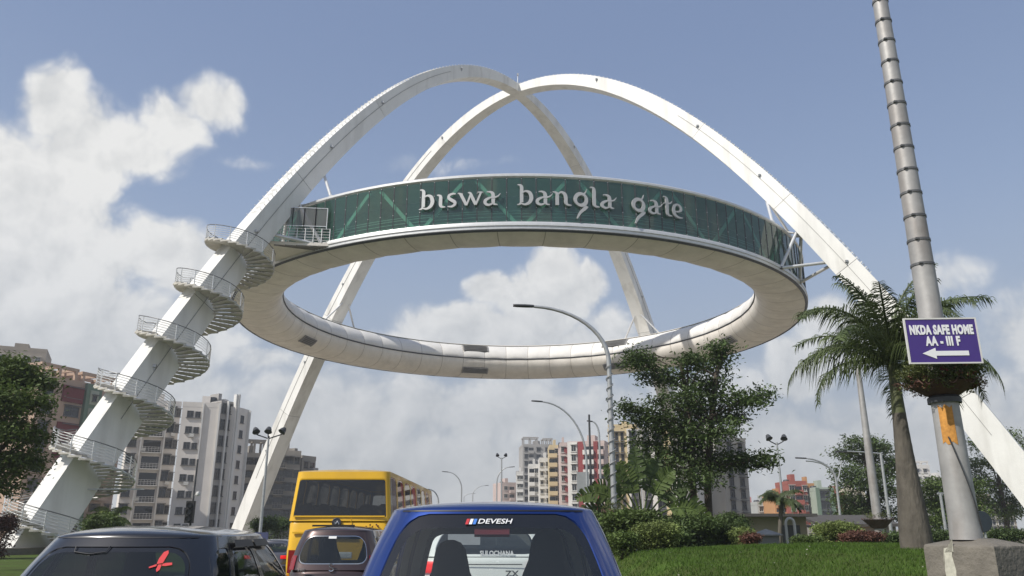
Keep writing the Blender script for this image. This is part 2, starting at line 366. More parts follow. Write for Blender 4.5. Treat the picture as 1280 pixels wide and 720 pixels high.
def arch(h, joints):
    def strip(s0, s1, sh, n, z0=0.0):
        mb = MB(); rows = []
        for i in range(n + 1):
            s = s0 + (s1 - s0) * i / n; P, t, nn, l = a_frame(h, s); w, d = a_sec(s, sh)
            rows.append([P + l * a * w / 2 + nn * (c * d / 2 + z0) for a, c in ((-1, -1), (1, -1), (1, 1), (-1, 1))])
        mb.grid(rows, 0, True); mb.add(rows[0], [(0, 1, 2, 3)]); mb.add(rows[-1], [(3, 2, 1, 0)]); return mb
    core = strip(-S0, S0, 0.05, 60).build('arch', W_DARK, gate)
    js = [-S0] + joints + [S0]
    for i in range(len(js) - 1):
        strip(js[i] + 0.012, js[i + 1] - 0.012, 0, max(3, int((js[i + 1] - js[i]) / 1.2))).build('beam_segment', W_STEEL, core, smooth=20)
    mb = MB()                                                # maintenance rungs and their low rail along the top face
    s = -36.0
    while s < 38:
        P, t, nn, l = a_frame(h, s); w, d = a_sec(s); c = P + nn * d / 2
        for e in (-1, 1): mb.bar(c + l * e * (w / 2 - .12), c + l * e * (w / 2 - .12) + nn * 0.16, 0.045, 0.045, up=l)
        if abs(s) > 4: mb.bar(c + l * (-0.35) + nn * .1, c + l * 0.35 + nn * .1, 0.05)
        s += 0.62 / math.hypot(1, adz(s))
    mb.build('maintenance_rung', W_STEEL, core, kind='stuff')
    mb = MB()                                                # thin cable tray line along both sides
    for e in (-1, 1):
        for rng in ((-46, -14), (22, 46)):
            pts = []
            for i in range(40):
                s = rng[0] + (rng[1] - rng[0]) * i / 39; P, t, nn, l = a_frame(h, s); w, d = a_sec(s); pts.append(P + l * e * (w / 2 + .03) + nn * 0.15)
            for i in range(39): mb.bar(pts[i], pts[i + 1], .03)
    mb.build('cable_line', mat('cable_grey', (.2, .2, .19), .7), core, kind='stuff')
    mb = MB()
    for s in (-44, -37, -30, -24, -12, 12, 24, 30, 37, 44):
        for e in (-1, 1):
            P, t, nn, l = a_frame(h, s); w, d = a_sec(s); c = P + l * e * (w / 2 + .05) + nn * .35
            mb.box(c, (.22, .22, .2)); mb.box(c - Vector((0, 0, .2)), (.06, .06, .3))
    mb.build('floodlight_bracket', STEEL, core, kind='stuff')
    for s in (-S0, S0):
        P, t, nn, l = a_frame(h, s); mb = MB(); mb.box((P.x, P.y, -0.1), (4.2, 5.4, 1.1), rz=math.atan2(h[1], h[0]) + math.pi / 2); mb.build('plinth', CONCRETE, gate)
    return core
arch(HA, [-41, -33, -24.5, -8.5, 4, 14, 24.5, 33, 41]); arch(HB, [-41, -33, -24.5, -12, -2.5, 9.5, 24.3, 32.2, 37.2, 44.4])
b = MB(); z0 = az_(0) + .8; b.tube([(0, 0, z0), (0, 0, z0 + 1.6)], .05); b.box((0, 0, z0 + 1.7), (.22, .22, .3)); b.box((0, 0, z0 + .1), (.8, .8, .3)); b.build('beacon_mast', STEEL, gate)
# ring profile
RO = 32.0; ZB, ZT = 24.70, 28.58
def px_theta(px, py, R=RO, sgn=1):
    lo, hi = (-1.3, 1.3) if sgn > 0 else (math.pi - 1.3, math.pi + 1.3)
    z = 26.4
    best = min((abs(proj((GX + R * math.sin(t), GY - R * math.cos(t), z))[0] - px), t) for t in [lo + (hi - lo) * i / 4000 for i in range(4001)])
    return best[1]
def pol(R, th, z): return Vector((R * math.sin(th), -R * math.cos(th), z))
def lathe_part(name, prof, m, n=170, smooth=True, parent=gate): q = MB(); q.lathe(prof, n); return q.build(name, m, parent, smooth)
lathe_part('gallery_rim', [(RO - .25, ZT - .1), (RO + .02, ZT - .02), (RO + .12, ZT + .08), (RO + .12, ZT + .26), (RO - .02, ZT + .36), (RO - .3, ZT + .36), (RO - .25, ZT - .1)], SILVER)
lathe_part('gallery_sill', [(RO - .2, ZB + .04), (RO + .1, ZB + .02), (RO + .14, ZB - .06), (RO + .14, ZB - .30), (RO + .06, ZB - .33), (RO + .06, ZB - .55), (RO - .05, ZB - .66), (RO - .3, ZB - .62)], SILVER)
lathe_part('gallery_floor', [(28.6, ZB - .02), (RO - .2, ZB - .02), (RO - .2, ZB - .12), (28.6, ZB - .12), (28.6, ZB - .02)], CONCRETE, 90)
lathe_part('gallery_inner_wall', [(28.7, ZB), (28.75, ZT - .3), (28.85, ZT - .3), (28.8, ZB), (28.7, ZB)], mat('inner_wall_grey', (0.34, 0.36, 0.35), 0.7), 90)
lathe_part('gallery_roof', [(RO - .28, ZT + .37), (30.3, ZT + .34), (28.5, ZT - .1), (28.5, ZT - .16), (30.3, ZT + .28), (RO - .28, ZT + .31)], FABRIC, 104)
DT = 2 * math.pi / 170
b = MB(); n = 3
b.grid([[pol(RO + .0, -DT / 2 + .0006 + (DT - .0012) * i / n, z) for z in (ZB + .03, ZT - .06)] for i in range(n + 1)])
pane_me = b.mesh('glass_pane', G_GREEN)
for i in range(170): link('glass_pane', pane_me, gate, rot=(i + .5) * DT)
b = MB()
for i in range(170):
    b.bar(pol(RO + .005, i * DT, ZB), pol(RO + .005, i * DT, ZT), .075, .06)
b.build('mullion', DARKMETAL, gate, kind='stuff')
b = MB()
for i in range(170):
    for z in (ZB + 1.25, ZB + 2.55, ZB + .12, ZT - .12): b.box(pol(RO + .035, i * DT, z), (.045, .05, .05), rz=i * DT)
b.build('glass_clamp', SILVER, gate, kind='stuff')
nb = 48
for i in range(nb):
    t0, t1 = (i + .12) * 2 * math.pi / nb, (i + .88) * 2 * math.pi / nb; za, zb = (ZB + .05, ZT - .15) if i % 2 == 0 else (ZT - .15, ZB + .05)
    b = MB()
    for k in range(3):
        u, v = k / 3, (k + 1) / 3; b.bar(pol(RO - .2, t0 + (t1 - t0) * u, za + (zb - za) * u), pol(RO - .2, t0 + (t1 - t0) * v, za + (zb - za) * v), .12, .30)
    b.build('diagonal_brace', GREENBRACE, gate)
b = MB()
for z in (ZB + .35, ZB + .65, ZB + .95, ZB + 1.15):
    b.lathe([(RO - .5, z - .025), (RO - .45, z - .025), (RO - .45, z + .025), (RO - .5, z + .025), (RO - .5, z - .025)], 170)
b.build('gallery_handrail', RAILM, gate)
# tensile fabric cladding under and inside the ring, in bulged panels
PR_LOW = [(RO - .12, ZB - .66), (31.2, ZB - .84), (30.2, ZB - .92), (29.2, ZB - .88), (28.2, ZB - .62), (27.45, ZB - .1), (27.0, ZB + .62), (26.9, ZB + 1.28)]
PR_UP = [(26.95, ZB + 1.38), (27.0, ZB + 1.9), (27.3, ZB + 2.55), (27.8, ZB + 3.1), (28.5, ZB + 3.62)]
NP = 52; DP = 2 * math.pi / NP
def prof_norm(pr, j):
    a = pr[max(j - 1, 0)]; c = pr[min(j + 1, len(pr) - 1)]; tx, tz = c[0] - a[0], c[1] - a[1]; k = math.hypot(tx, tz); return (tz / k, -tx / k)
def panel(pr, bulge, a0, a1, nseg, off=0.0, inner=False):
    fine = [tuple(p) for p in catmull(pr, 3)]; mb = MB(); rows = []
    for i in range(nseg + 1):
        u = i / nseg; th = a0 + (a1 - a0) * u; row = []
        for j, (r, z) in enumerate(fine):
            nr, nz = prof_norm(fine, j); v = j / (len(fine) - 1); k = bulge * (1 - abs(2 * u - 1) ** 2.6) * (4 * v * (1 - v)) ** .35 + off
            row.append(pol(r + (nr if not inner else nr) * k * -1, th, z + nz * k * -1))
        rows.append(row)
    mb.grid(rows); return mb, fine
def outward_sign(pr):
    nr, nz = prof_norm(pr, len(pr) // 2); return nr, nz
low_me = panel(PR_LOW, 0.06, -DP / 2, DP / 2, 8)[0].mesh('belly_panel', FABRIC, True)
up_me = panel(PR_UP, 0.13, -DP / 2, DP / 2, 8)[0].mesh('quilted_panel', QUILT, True)
BATTEN = mat('fabric_seam_batten', (0.40, 0.36, 0.31), 0.8)
bt_me = []
for pr in (PR_LOW, PR_UP):
    fine = [tuple(p) for p in catmull(pr, 2)]; b = MB()
    b.grid([[pol(r - prof_norm(fine, j)[0] * .012, s * .0011, z - prof_norm(fine, j)[1] * .012) for j, (r, z) in enumerate(fine)] for s in (-1, 1)]); bt_me.append(b.mesh('seam_batten', BATTEN))
for i in range(NP):
    for me_ in bt_me: link('seam_batten', me_, gate, rot=(i + .5) * DP)
    link('belly_panel', low_me, gate, rot=i * DP); link('quilted_panel', up_me, gate, rot=i * DP)
lathe_part('seam_rail', [(26.86, ZB + 1.24), (26.78, ZB + 1.33), (26.86, ZB + 1.42), (26.98, ZB + 1.33), (26.86, ZB + 1.24)], DARKMETAL, 104)
lathe_part('edge_rail', [(RO + .1, ZB - .64), (RO - .02, ZB - .58), (RO - .2, ZB - .7), (RO - .05, ZB - .78), (RO + .1, ZB - .64)], DARKMETAL, 104)
def vent(pr, th, v0, v1, half):
    fine = [tuple(p) for p in catmull(pr, 4)]; i0, i1 = int(v0 * (len(fine) - 1)), int(v1 * (len(fine) - 1)); sub = fine[i0:i1 + 1]
    mb = MB(); rows = []
    for i in range(5):
        t = th - half + 2 * half * i / 4; rows.append([])
        for j, (r, z) in enumerate(sub):
            nr, nz = prof_norm(sub, j); rows[-1].append(pol(r - nr * .14, t, z - nz * .14))
    mb.grid(rows); o = mb.build('vent', mat('vent_grey', (0.13, 0.125, 0.12), 0.8), gate)
    q = MB(); m = 5
    for k in range(m):
        f = (k + .5) / m * (len(sub) - 1); j = min(int(f), len(sub) - 2); u = f - j; r = sub[j][0] * (1 - u) + sub[j + 1][0] * u; z = sub[j][1] * (1 - u) + sub[j + 1][1] * u
        nr, nz = prof_norm(sub, j); q.bar(pol(r - nr * .18, th - half, z - nz * .18), pol(r - nr * .18, th + half, z - nz * .18), .12, .05)
    for s in (-1, 1):
        for j in range(len(sub) - 1):
            nr, nz = prof_norm(sub, j); q.bar(pol(sub[j][0] - nr * .17, th + s * half, sub[j][1] - nz * .17), pol(sub[j + 1][0] - nr * .17, th + s * half, sub[j + 1][1] - nz * .17), .16, .08)
    q.build('louvre', mat('louvre_grey', (0.26, 0.25, 0.235), 0.7), o)
def far_theta(px): return px_theta(px, 0, 27.0, -1)
for px, up in ((595, 1), (767, 1), (338, 0), (930, 0)):
    th = far_theta(px)
    vent(PR_LOW, th, .58, .78, .068 if up else .052)
    if up: vent(PR_UP, th, .45, .9, .068)
# lettering standing off the glass
GL = {
 'b': [[(-.1,1.52,.06),(.08,1.5,.14),(.2,1.34,.24),(.2,.9,.25),(.2,.15,.25)], [(-.12,-.03,.05),(.05,.0,.12),(.2,.12,.2)], [(.22,.86,.09),(.48,1.02,.13),(.78,.9,.24),(.9,.5,.28),(.76,.14,.24),(.45,-.02,.15),(.18,.06,.1)]],
 'i': [[(-.14,.98,.06),(.02,.95,.14),(.15,.8,.24),(.15,.22,.25),(.26,.04,.17),(.52,.0,.06)]],
 's': [[(.62,.97,.09),(.42,1.0,.15),(.16,.9,.19),(.12,.68,.22),(.34,.5,.24),(.56,.34,.24),(.56,.14,.2),(.34,.0,.15),(.04,.03,.07)]],
 'w': [[(-.16,1.0,.06),(0,.97,.13),(.12,.86,.2)], [(.06,.95,.22),(.28,.5,.23),(.5,.04,.2)], [(.5,.02,.12),(.66,.45,.13),(.82,.92,.14)], [(.6,1.0,.06),(.78,.95,.16),(.96,.52,.23),(1.18,.04,.2)], [(1.18,.02,.12),(1.36,.48,.14),(1.54,.95,.14)], [(1.3,1.0,.05),(1.5,.99,.1),(1.72,.98,.05)]],
 'a': [[(.22,1.0,.07),(.46,1.0,.14),(.66,.86,.24),(.7,.5,.26),(.7,.18,.24),(.8,.03,.14),(1.02,.0,.05)], [(.7,.6,.08),(.42,.52,.15),(.14,.34,.23),(.14,.1,.21),(.38,-.02,.16),(.68,.1,.1)], [(.5,.54,.08),(.74,.55,.13),(1.02,.64,.1),(1.22,.86,.04)]],
 'n': [[(-.16,1.0,.06),(.02,.98,.13),(.17,.84,.24),(.17,.5,.25),(.17,-.02,.25)], [(.18,.76,.09),(.44,1.0,.15),(.72,.86,.24),(.8,.55,.25),(.8,.22,.24),(.92,.04,.15),(1.2,.0,.06)]],
 'g': [[(.68,.9,.14),(.86,1.08,.1),(.98,1.36,.03)], [(.94,.02,.30),(.78,-.2,.26),(.46,-.52,.2),(.2,-1.0,.1)]],
 'l': [[(-.12,1.52,.06),(.06,1.5,.14),(.17,1.34,.24),(.17,.8,.25),(.17,.22,.24),(.28,.04,.16),(.56,.0,.06)]],
 't': [[(-.02,1.5,.06),(.12,1.46,.14),(.24,1.28,.24),(.24,.7,.25),(.24,.22,.24),(.36,.03,.16),(.64,.0,.06)], [(-.04,.95,.06),(.2,.99,.13),(.5,1.0,.11),(.7,1.2,.04)]],
 'e': [[(.12,.42,.09),(.46,.44,.13),(.76,.6,.18),(.7,.88,.2),(.44,1.02,.15),(.18,.85,.22),(.1,.5,.26),(.22,.14,.22),(.52,-.02,.15),(.88,.0,.05)]]}
LS = 1.10
def letter(ch, th0, z0):
    b = MB()
    def stroke(pts, closed, k):
        c = catmull(pts, 5, closed); n = len(c); off = k * .006
        L = []; Rr = []
        for i in range(n):
            p = c[i]; q = c[(i + 1) % n] if (closed or i < n - 1) else c[i]; o = c[i - 1] if (closed or i > 0) else c[i]
            t = np.array([q[0] - o[0], q[1] - o[1]]); t /= max(1e-6, np.hypot(*t)); w = p[2] / 2
            L.append((p[0] - t[1] * w, p[1] + t[0] * w)); Rr.append((p[0] + t[1] * w, p[1] - t[0] * w))
        rows = []
        for i in range(n):
            r = []
            for (x, y), d in ((L[i], .30 + off), (Rr[i], .30 + off), (Rr[i], .17 - off), (L[i], .17 - off)):
                r.append(pol(RO + d, th0 + x * LS / RO, z0 + y * LS))
            rows.append(r)
        if closed: rows.append(rows[0])
        b.grid(rows, 0, True)
        if not closed: b.add(rows[0], [(0, 1, 2, 3)]); b.add(rows[-1], [(3, 2, 1, 0)])
    for k, st in enumerate(GL[ch]): stroke(st, False, k)
    if ch == 'g': stroke([(.52 + .41 * math.cos(a), .5 + .45 * math.sin(a), .24 - .05 * math.sin(a * 2)) for a in [i * math.pi / 5 for i in range(10)]], True, 2)
    b.build('letter', LETTER, gate, smooth=True)
for ch, px in zip('biswabanglagate', (527.5, 549.5, 560.0, 575.5, 605.0, 648.5, 669.5, 693.0, 716.5, 739.0, 749.5, 788.5, 808.5, 828.5, 838.5)):
    letter(ch, px_theta(px, 0), ZB + 1.42)
# struts from the ring to each leg
def struts(h, sgn, up=True):
    th0 = math.atan2(h[0] * sgn, -h[1] * sgn)
    def K(z):                                               # on the underside of the arch at height z
        s = max([i * .05 for i in range(1010)], key=lambda q: -abs(az_(q) - z)); P, t, nn, l = a_frame(h, s * sgn); w, d = a_sec(s); return P - nn * (d / 2 - .05), l
    for e in (-1, 1):
        b = MB(); J = pol(RO + .05, th0 + e * .088, ZB - .25); k1, l = K(29.0); k2, _ = K(25.4); k3, _ = K(32.9)
        T = pol(RO - .1, th0 + e * .10, ZT + .3)
        side = 1 if (T - k3).dot(l) > 0 else -1
        def rod(A, B_, r): q = MB(); q.tube([A, B_], r, 10); q.box(A, (.3, .3, .25)); q.build('strut', SILVER, gate, smooth=True)
        rod(J, k1 + l * side * .6, .16); rod(J, k2 + l * side * .6, .15); rod(T, k3 + l * side * .5, .13)
    b = MB(); k1, l = K(28.9); b.tube([pol(RO - .1, th0, ZT + .3), k1], .1, 8); b.box(k1, (.6, .6, .5)); b.build('strut_node', SILVER, gate, smooth=True)
for h in (HA, HB):
    for s in (-1, 1): struts(h, s)
# access platform between gallery and the stair leg
thA = math.atan2(-HA[0], HA[1])
t_r = px_theta(414, 0); b = MB()
d0 = Vector((-HA[0], -HA[1], 0)); lat = Vector((HA[1], -HA[0], 0))
pz = ZB - .15
ray_ = lambda px, py: (at(px, py, 60) - Vector((0, 0, CAMZ))) * ((pz - CAMZ) / (at(px, py, 60).z - CAMZ)) + Vector((0, 0, CAMZ)) - Vector((GX, GY, 0))
A1 = pol(RO + .05, t_r, pz); A2 = pol(RO + .05, thA, pz); A3 = ray_(329, 301); A4 = ray_(331, 327)
poly = [A1, A3, A4, *[pol(RO + .05, th_, pz) for th_ in (thA + .02, thA + (t_r - thA) * .35, thA + (t_r - thA) * .7)]]
top = [p.copy() for p in poly]; bot = [p - Vector((0, 0, .28)) for p in poly]; n = len(poly)
b.add(top + bot, [tuple(range(n)), tuple(range(2 * n - 1, n - 1, -1))] + [(i, (i + 1) % n, n + (i + 1) % n, n + i) for i in range(n)])
plat = b.build('access_platform', FABRIC, gate)
b = MB()
for k in range(1, 6):
    u = k / 6; p = A1.lerp(A3, u); q = pol(RO + .05, t_r + (thA + .05 - t_r) * u, pz); b.bar(p - Vector((0, 0, .33)), q - Vector((0, 0, .33)), .1, .1)
b.build('floor_joist', mat('joist_brown_grey', (0.22, 0.20, 0.17), 0.8), plat)
b = MB(); m = 9
for i in range(m):
    p = A1.lerp(A3, i / (m - 1)); b.tube([p, p + Vector((0, 0, 1.25))], .045, 6)
for z in (.2, .45, .7, .95, 1.22): b.tube([A1 + Vector((0, 0, z)), A3 + Vector((0, 0, z))], .03, 6)
b.build('platform_railing', RAILM, plat)
b = MB()
for i in range(5):
    u0, u1 = .06 + .88 * i / 5, .06 + .88 * (i + 1) / 5; p, q = A1.lerp(A3, u0), A1.lerp(A3, u1)
    for z in (1.45, 3.1): b.bar(p + Vector((0, 0, z)), q + Vector((0, 0, z)), .06)
    for w in (p, q): b.bar(w + Vector((0, 0, 1.2)), w + Vector((0, 0, 3.12)), .06)
b.build('screen_frame', RAILM, plat)
MESH = glass('wire_mesh_screen', (0.85, 0.85, 0.85), 0.6, (0.22, 0.22, 0.22), ior=1.02)
for i in range(5):
    u0, u1 = .06 + .88 * i / 5, .06 + .88 * (i + 1) / 5; p, q = A1.lerp(A3, u0), A1.lerp(A3, u1); b = MB()
    b.add([p + Vector((0, 0, 1.45)), q + Vector((0, 0, 1.45)), q + Vector((0, 0, 3.1)), p + Vector((0, 0, 3.1))], [(0, 1, 2, 3)]); b.build('mesh_screen', MESH, plat)
# spiral staircase wound round the near left leg
TREAD = mat('stair_tread_cream', (0.52, 0.49, 0.43), 0.7, var=0.15, streak=(2.0, .5, (1, 1, 1), (.25, .2, .15)))
def leg_axis(z):
    s = min([38 + i * .01 for i in range(1400)], key=lambda q: abs(az_(q) - z)) if z < 35 else 38
    return Vector((-HA[0] * s + .5, -HA[1] * s, z))
AX = {}
def axis(z):
    k = round(z, 2)
    if k not in AX: AX[k] = leg_axis(k)
    return AX[k]
stair = MB(); stair.box(axis(1.2) + Vector((0, 0, -.9)), (.8, .8, .2)); stair = stair.build('spiral_staircase', CONCRETE, gate)
RI, RT = 1.0, 3.1; PITCHZ = 4.16; NR = 22; LAND = R_(56); ZTOP = 23.35
path = []                                                   # (phi, z) going down; phi=180 is the camera's left
def stair_z(turn, f):                                       # f: 0..1 round a turn starting at the end of the landing
    return ZTOP - PITCHZ * (turn + f)
PH0 = R_(212)
wedge = {}
def wedge_at(c, p0, p1, z, th, name, ri=RI, ro=RT, n=2):
    b = MB(); vs = []
    for zz in (z, z - th):
        for r in (ri, ro):
            for i in range(n + 1): a = p0 + (p1 - p0) * i / n; vs.append((c.x + r * math.cos(a), c.y + r * math.sin(a), zz))
    k = n + 1; fs = []
    for i in range(n):
        fs += [(i, k + i, k + i + 1, i + 1), (2 * k + i, 2 * k + i + 1, 3 * k + i + 1, 3 * k + i), (k + i, 3 * k + i, 3 * k + i + 1, k + i + 1), (i, i + 1, 2 * k + i + 1, 2 * k + i)]
    fs += [(0, 2 * k, 3 * k, k), (n, k + n, 3 * k + n, 2 * k + n)]
    b.add(vs, fs); return b.build(name, TREAD, stair)
for turn in range(6):
    for i in range(NR if turn < 5 else 13):
        f = (i + 1) / (NR + 1); z = ZTOP - PITCHZ * (turn + f); p0 = PH0 + (2 * math.pi - LAND) * i / NR
        wedge_at(axis(z), p0, p0 + (2 * math.pi - LAND) / NR * 1.12, z, .11, 'stair_tread')
    path += [(PH0 + (2 * math.pi - LAND) * i / NR + 2 * math.pi * turn, ZTOP - PITCHZ * (turn + i / (NR + 1))) for i in range(NR + 1)]
    if turn < 5: path += [(PH0 + 2 * math.pi * (turn + 1) - LAND * k / 4, ZTOP - PITCHZ * (turn + 1)) for k in (3, 2, 1)]
for turn in range(6):
    z = ZTOP - PITCHZ * turn; wedge_at(axis(z), PH0 - LAND, PH0 + .02, z, .14, 'stair_landing', n=6)
path = [(PH0 - LAND * k / 4, ZTOP) for k in (4, 3, 2, 1)] + path
def hp(phi, z, r, dz): c = axis(max(z, .2)); return Vector((c.x + r * math.cos(phi), c.y + r * math.sin(phi), z + dz))
for turn in range(6):
    i0 = turn * (NR + 4); seg = path[i0:i0 + (NR + 5 if turn < 5 else 17)]; b = MB()
    for dz in (.2, .38, .56, .74, .9): b.tube([hp(p, z, RT - .05, dz) for p, z in seg], .022, 5)
    for k, (p, z) in enumerate(seg[::2]): b.tube([hp(p, z, RT - .05, -.1), hp(p, z, RT - .05, 1.05)], .035, 5)
    b.tube([hp(p, z, RT - .05, -.12) for p, z in seg], .06, 5)
    b.build('stair_railing', RAILM, stair)
    b = MB(); b.tube([hp(p, z, RT - .05, 1.06) for p, z in seg], .034, 6); b.build('handrail', mat('handrail_dark', (0.14, 0.14, 0.14), 0.4, metal=.3), stair)
b = MB(); p0 = axis(6.1); b.bar(p0 + lat * 1.6 + Vector((-1.5, 0, -2.2)), p0 + lat * 1.6 + Vector((2.4, 0, -2.2)), .08); b.build('handrail', STEEL, stair)
# ------------------------------------------------------------------ buildings
WGL = glass('window_glass_dark', (0.10, 0.11, 0.12), 0.75, (0.02, 0.022, 0.024), ior=1.5, rnd=0.6)
FRAMEW = mat('window_frame_pale', (0.55, 0.54, 0.50), 0.7); FRAMED = mat('window_frame_dark', (0.10, 0.10, 0.10), 0.6)
ROOFC = mat('roof_concrete', (0.27, 0.26, 0.24), 0.9, var=0.2)
def wall_mat(name, c, dirt=0.5): return mat(name, c, 0.88, var=0.07, scale=0.25, bump=0.15, bscale=2.0, streak=(0.35, dirt, (1, 1, 0.15), tuple(x * .55 for x in (c if not isinstance(c, str) else srgb(c)))))
WC = {}
def window_mesh(w, h, frame, ledge):
    k = (w, h, frame.name, ledge)
    if k not in WC:
        b = MB(); f = .07
        b.box((-w / 2, -.03, 0), (f, .14, h)); b.box((w / 2, -.03, 0), (f, .14, h)); b.box((0, -.03, h / 2), (w + f, .13, f)); b.box((0, -.03, -h / 2), (w + f, .13, f)); b.box((0, -.025, 0), (f * .7, .1, h - f))
        if h > 1.0: b.box((0, -.02, h * .2), (w - f, .09, f * .6))
        b.box((0, -.1, -h / 2 - .1), (w + .3, .26, .1))
        if ledge: b.box((0, -.28, h / 2 + .14), (w + .5, .6, .09))
        q = MB(); q.add([(-w / 2 + f / 2, -.012, -h / 2 + f / 2), (w / 2 - f / 2, -.012, -h / 2 + f / 2), (w / 2 - f / 2, -.012, h / 2 - f / 2), (-w / 2 + f / 2, -.012, h / 2 - f / 2)], [(0, 1, 2, 3)])
        WC[k] = (b.mesh('window', frame), q.mesh('pane', WGL))
    return WC[k]
def balcony_mesh(w, h, d, style, m):
    k = ('bal', w, h, d, style, m.name)
    if k not in WC:
        b = MB(); b.box((0, -d / 2, -.08), (w, d, .16))
        if style == 'rail':
            for z in (.35, .65, .95): b.box((0, -d + .04, z), (w, .05, .05))
            for i in range(int(w / .5) + 1): b.box((-w / 2 + .03 + i * (w - .06) / int(w / .5), -d + .04, .5), (.04, .04, 1.0))
            for s in (-1, 1):
                for z in (.35, .95): b.box((s * (w / 2 - .03), -d / 2, z), (.05, d, .05))
        else:
            b.box((0, -d + .06, .5), (w, .12, 1.0))
            for s in (-1, 1): b.box((s * (w / 2 - .06), -d / 2 + .06, .5), (.12, d - .12, .999))
        q = MB(); q.add([(-w * .45, -.012, .02), (w * .45, -.012, .02), (w * .45, -.012, h), (-w * .45, -.012, h)], [(0, 1, 2, 3)])
        WC[k] = (b.mesh('balcony', m), q.mesh('balcony_door', WGL))
    return WC[k]
def building(label, P0, P1, depth, top, floors, wm, front=(), left=(), right=(), ledge=True, frame=None, base=0.6, para=0.9, group=None, roof=(), name='apartment_building', trim=None, fh=None):
    """P0,P1: ground corners of the front as seen, left to right; top: roof height; columns: (kind, position 0..1, width, height, ...)"""
    x0, y0 = P0; x1, y1 = P1; W = math.hypot(x1 - x0, y1 - y0); rz = math.atan2(y1 - y0, x1 - x0); gz = -0.35
    t = thing(name, label, 'building', (x0, y0, gz), rz, group); H = top - gz; frame = frame or FRAMEW; trim = trim or wm
    b = MB(); b.box((W / 2, depth / 2, (H - para) / 2), (W, depth, H - para)); wall = b.build('wall', wm, t)
    b = MB(); 
    for (c, d) in (((W / 2, .1, H - para / 2), (W + .1, .25, para)), ((W / 2, depth - .1, H - para / 2), (W + .1, .25, para)), ((.07, depth / 2, H - para / 2), (.24, depth - .45, para)), ((W - .07, depth / 2, H - para / 2), (.24, depth - .45, para))): b.box(c, d)
    b.build('parapet', trim, t)
    b = MB(); b.box((W * .55, depth * .5, H + .6), (W * .22, depth * .3, 2.6)); b.build('stair_head', trim, t)
    b = MB(); b.lathe([(0.01, 0), (.75, 0), (.8, .2), (.8, 1.2), (.7, 1.4), (.2, 1.5), (.01, 1.5)], 14, c=(W * .25, depth * .45, H - para)); b.build('water_tank', DARKMETAL, t, True)
    fl = fh or (H - para - base) / floors
    for face, cols in (('f', front), ('l', left), ('r', right)):
        FW = W if face == 'f' else depth
        for c in cols:
            kind, u = c[0], c[1]; X = u * FW
            if face == 'f': loc0, rot = (X, 0), 0.0
            elif face == 'l': loc0, rot = (0, X), -math.pi / 2
            else: loc0, rot = (W, X), math.pi / 2
            Mx = Matrix.Translation((loc0[0], loc0[1], 0)) @ Matrix.Rotation(rot, 4, 'Z')
            if kind == 'strip':                                # full-height coloured bay: width, proud, material, z0, z1
                w, p, m = c[2], c[3], c[4]; z0, z1 = (c[5], c[6]) if len(c) > 5 else (0, H - para * .2)
                b = MB(); b.box((0, -p / 2 + .003, (z0 + z1) / 2), (w, p, z1 - z0), M=Mx); b.build('bay' if w > 1 else 'fin', m, t)
                continue
            lo, hi = (c[-1] if isinstance(c[-1], tuple) else (0, floors))
            for k in range(lo, hi):
                z = base + k * fl
                if kind == 'w':
                    w, h = c[2], c[3]; p = c[4] if len(c) > 4 and not isinstance(c[4], tuple) else 0
                    a, q = window_mesh(w, h, frame, ledge); l = Mx @ Vector((0, -p, z + fl * .32 + h / 2))
                    o = link('window', a, t, l, rot); link('pane', q, o)
                elif kind == 'b':
                    w, d, st, m = c[2], c[3], c[4], c[5]; a, q = balcony_mesh(w, min(2.3, fl - .5), d, st, m); p = c[6] if len(c) > 6 and not isinstance(c[6], tuple) else 0
                    o = link('balcony', a, t, Mx @ Vector((0, -p, z)), rot); link('balcony_door', q, o)
                elif kind == 'panel':                          # one coloured panel a storey, every c[5] storeys
                    if (k + c[6]) % c[5]: continue
                    b = MB(); b.box((0, -c[4] / 2, z + fl * .5), (c[2], c[4], c[3]), M=Mx); b.build('panel', c[7], t)
                elif kind == 'ac':
                    if (k * 7 + int(u * 31)) % 3: continue
                    b = MB(); b.box((0, -.3, z + .5), (.85, .35, .6), M=Mx); b.build('air_conditioner', FRAMEW, t)
    for r in roof:                                             # roof frame boxes (x0,x1,y0,y1,height)
        b = MB()
        xa, xb, ya, yb, hh = r
        for x in (xa, (xa + xb) / 2, xb):
            for y in (ya, yb): b.box((x, y, H + hh / 2 - .2), (.45, .45, hh))
        for y in (ya, yb): b.box(((xa + xb) / 2, y, H + hh), (xb - xa + .9, .46, .5))
        for x in (xa, (xa + xb) / 2, xb): b.box((x, (ya + yb) / 2, H + hh + .01), (.44, yb - ya - .46, .46))
        b.build('roof_frame', trim, t)
    return t
XYREF = [545]
def xy(px, Y): p = at(px, XYREF[0], Y); return (p.x, p.y)
def topz(px, py, Y): return at(px, py, Y).z
PEACH = wall_mat('peach_wall', (0.42, 0.30, 0.22)); REDW = wall_mat('dark_red_wall', (0.13, 0.016, 0.018)); GREENW = wall_mat('sage_green_wall', (0.13, 0.19, 0.135)); TANW = wall_mat('tan_wall', (0.33, 0.28, 0.22))
GREYP = wall_mat('pale_grey_wall', (0.65, 0.61, 0.56), .3); GREYD = wall_mat('mid_grey_wall', (0.33, 0.315, 0.295)); WHITEW = wall_mat('white_wall', (0.60, 0.58, 0.54)); FINM = wall_mat('white_fin', (0.62, 0.61, 0.58))
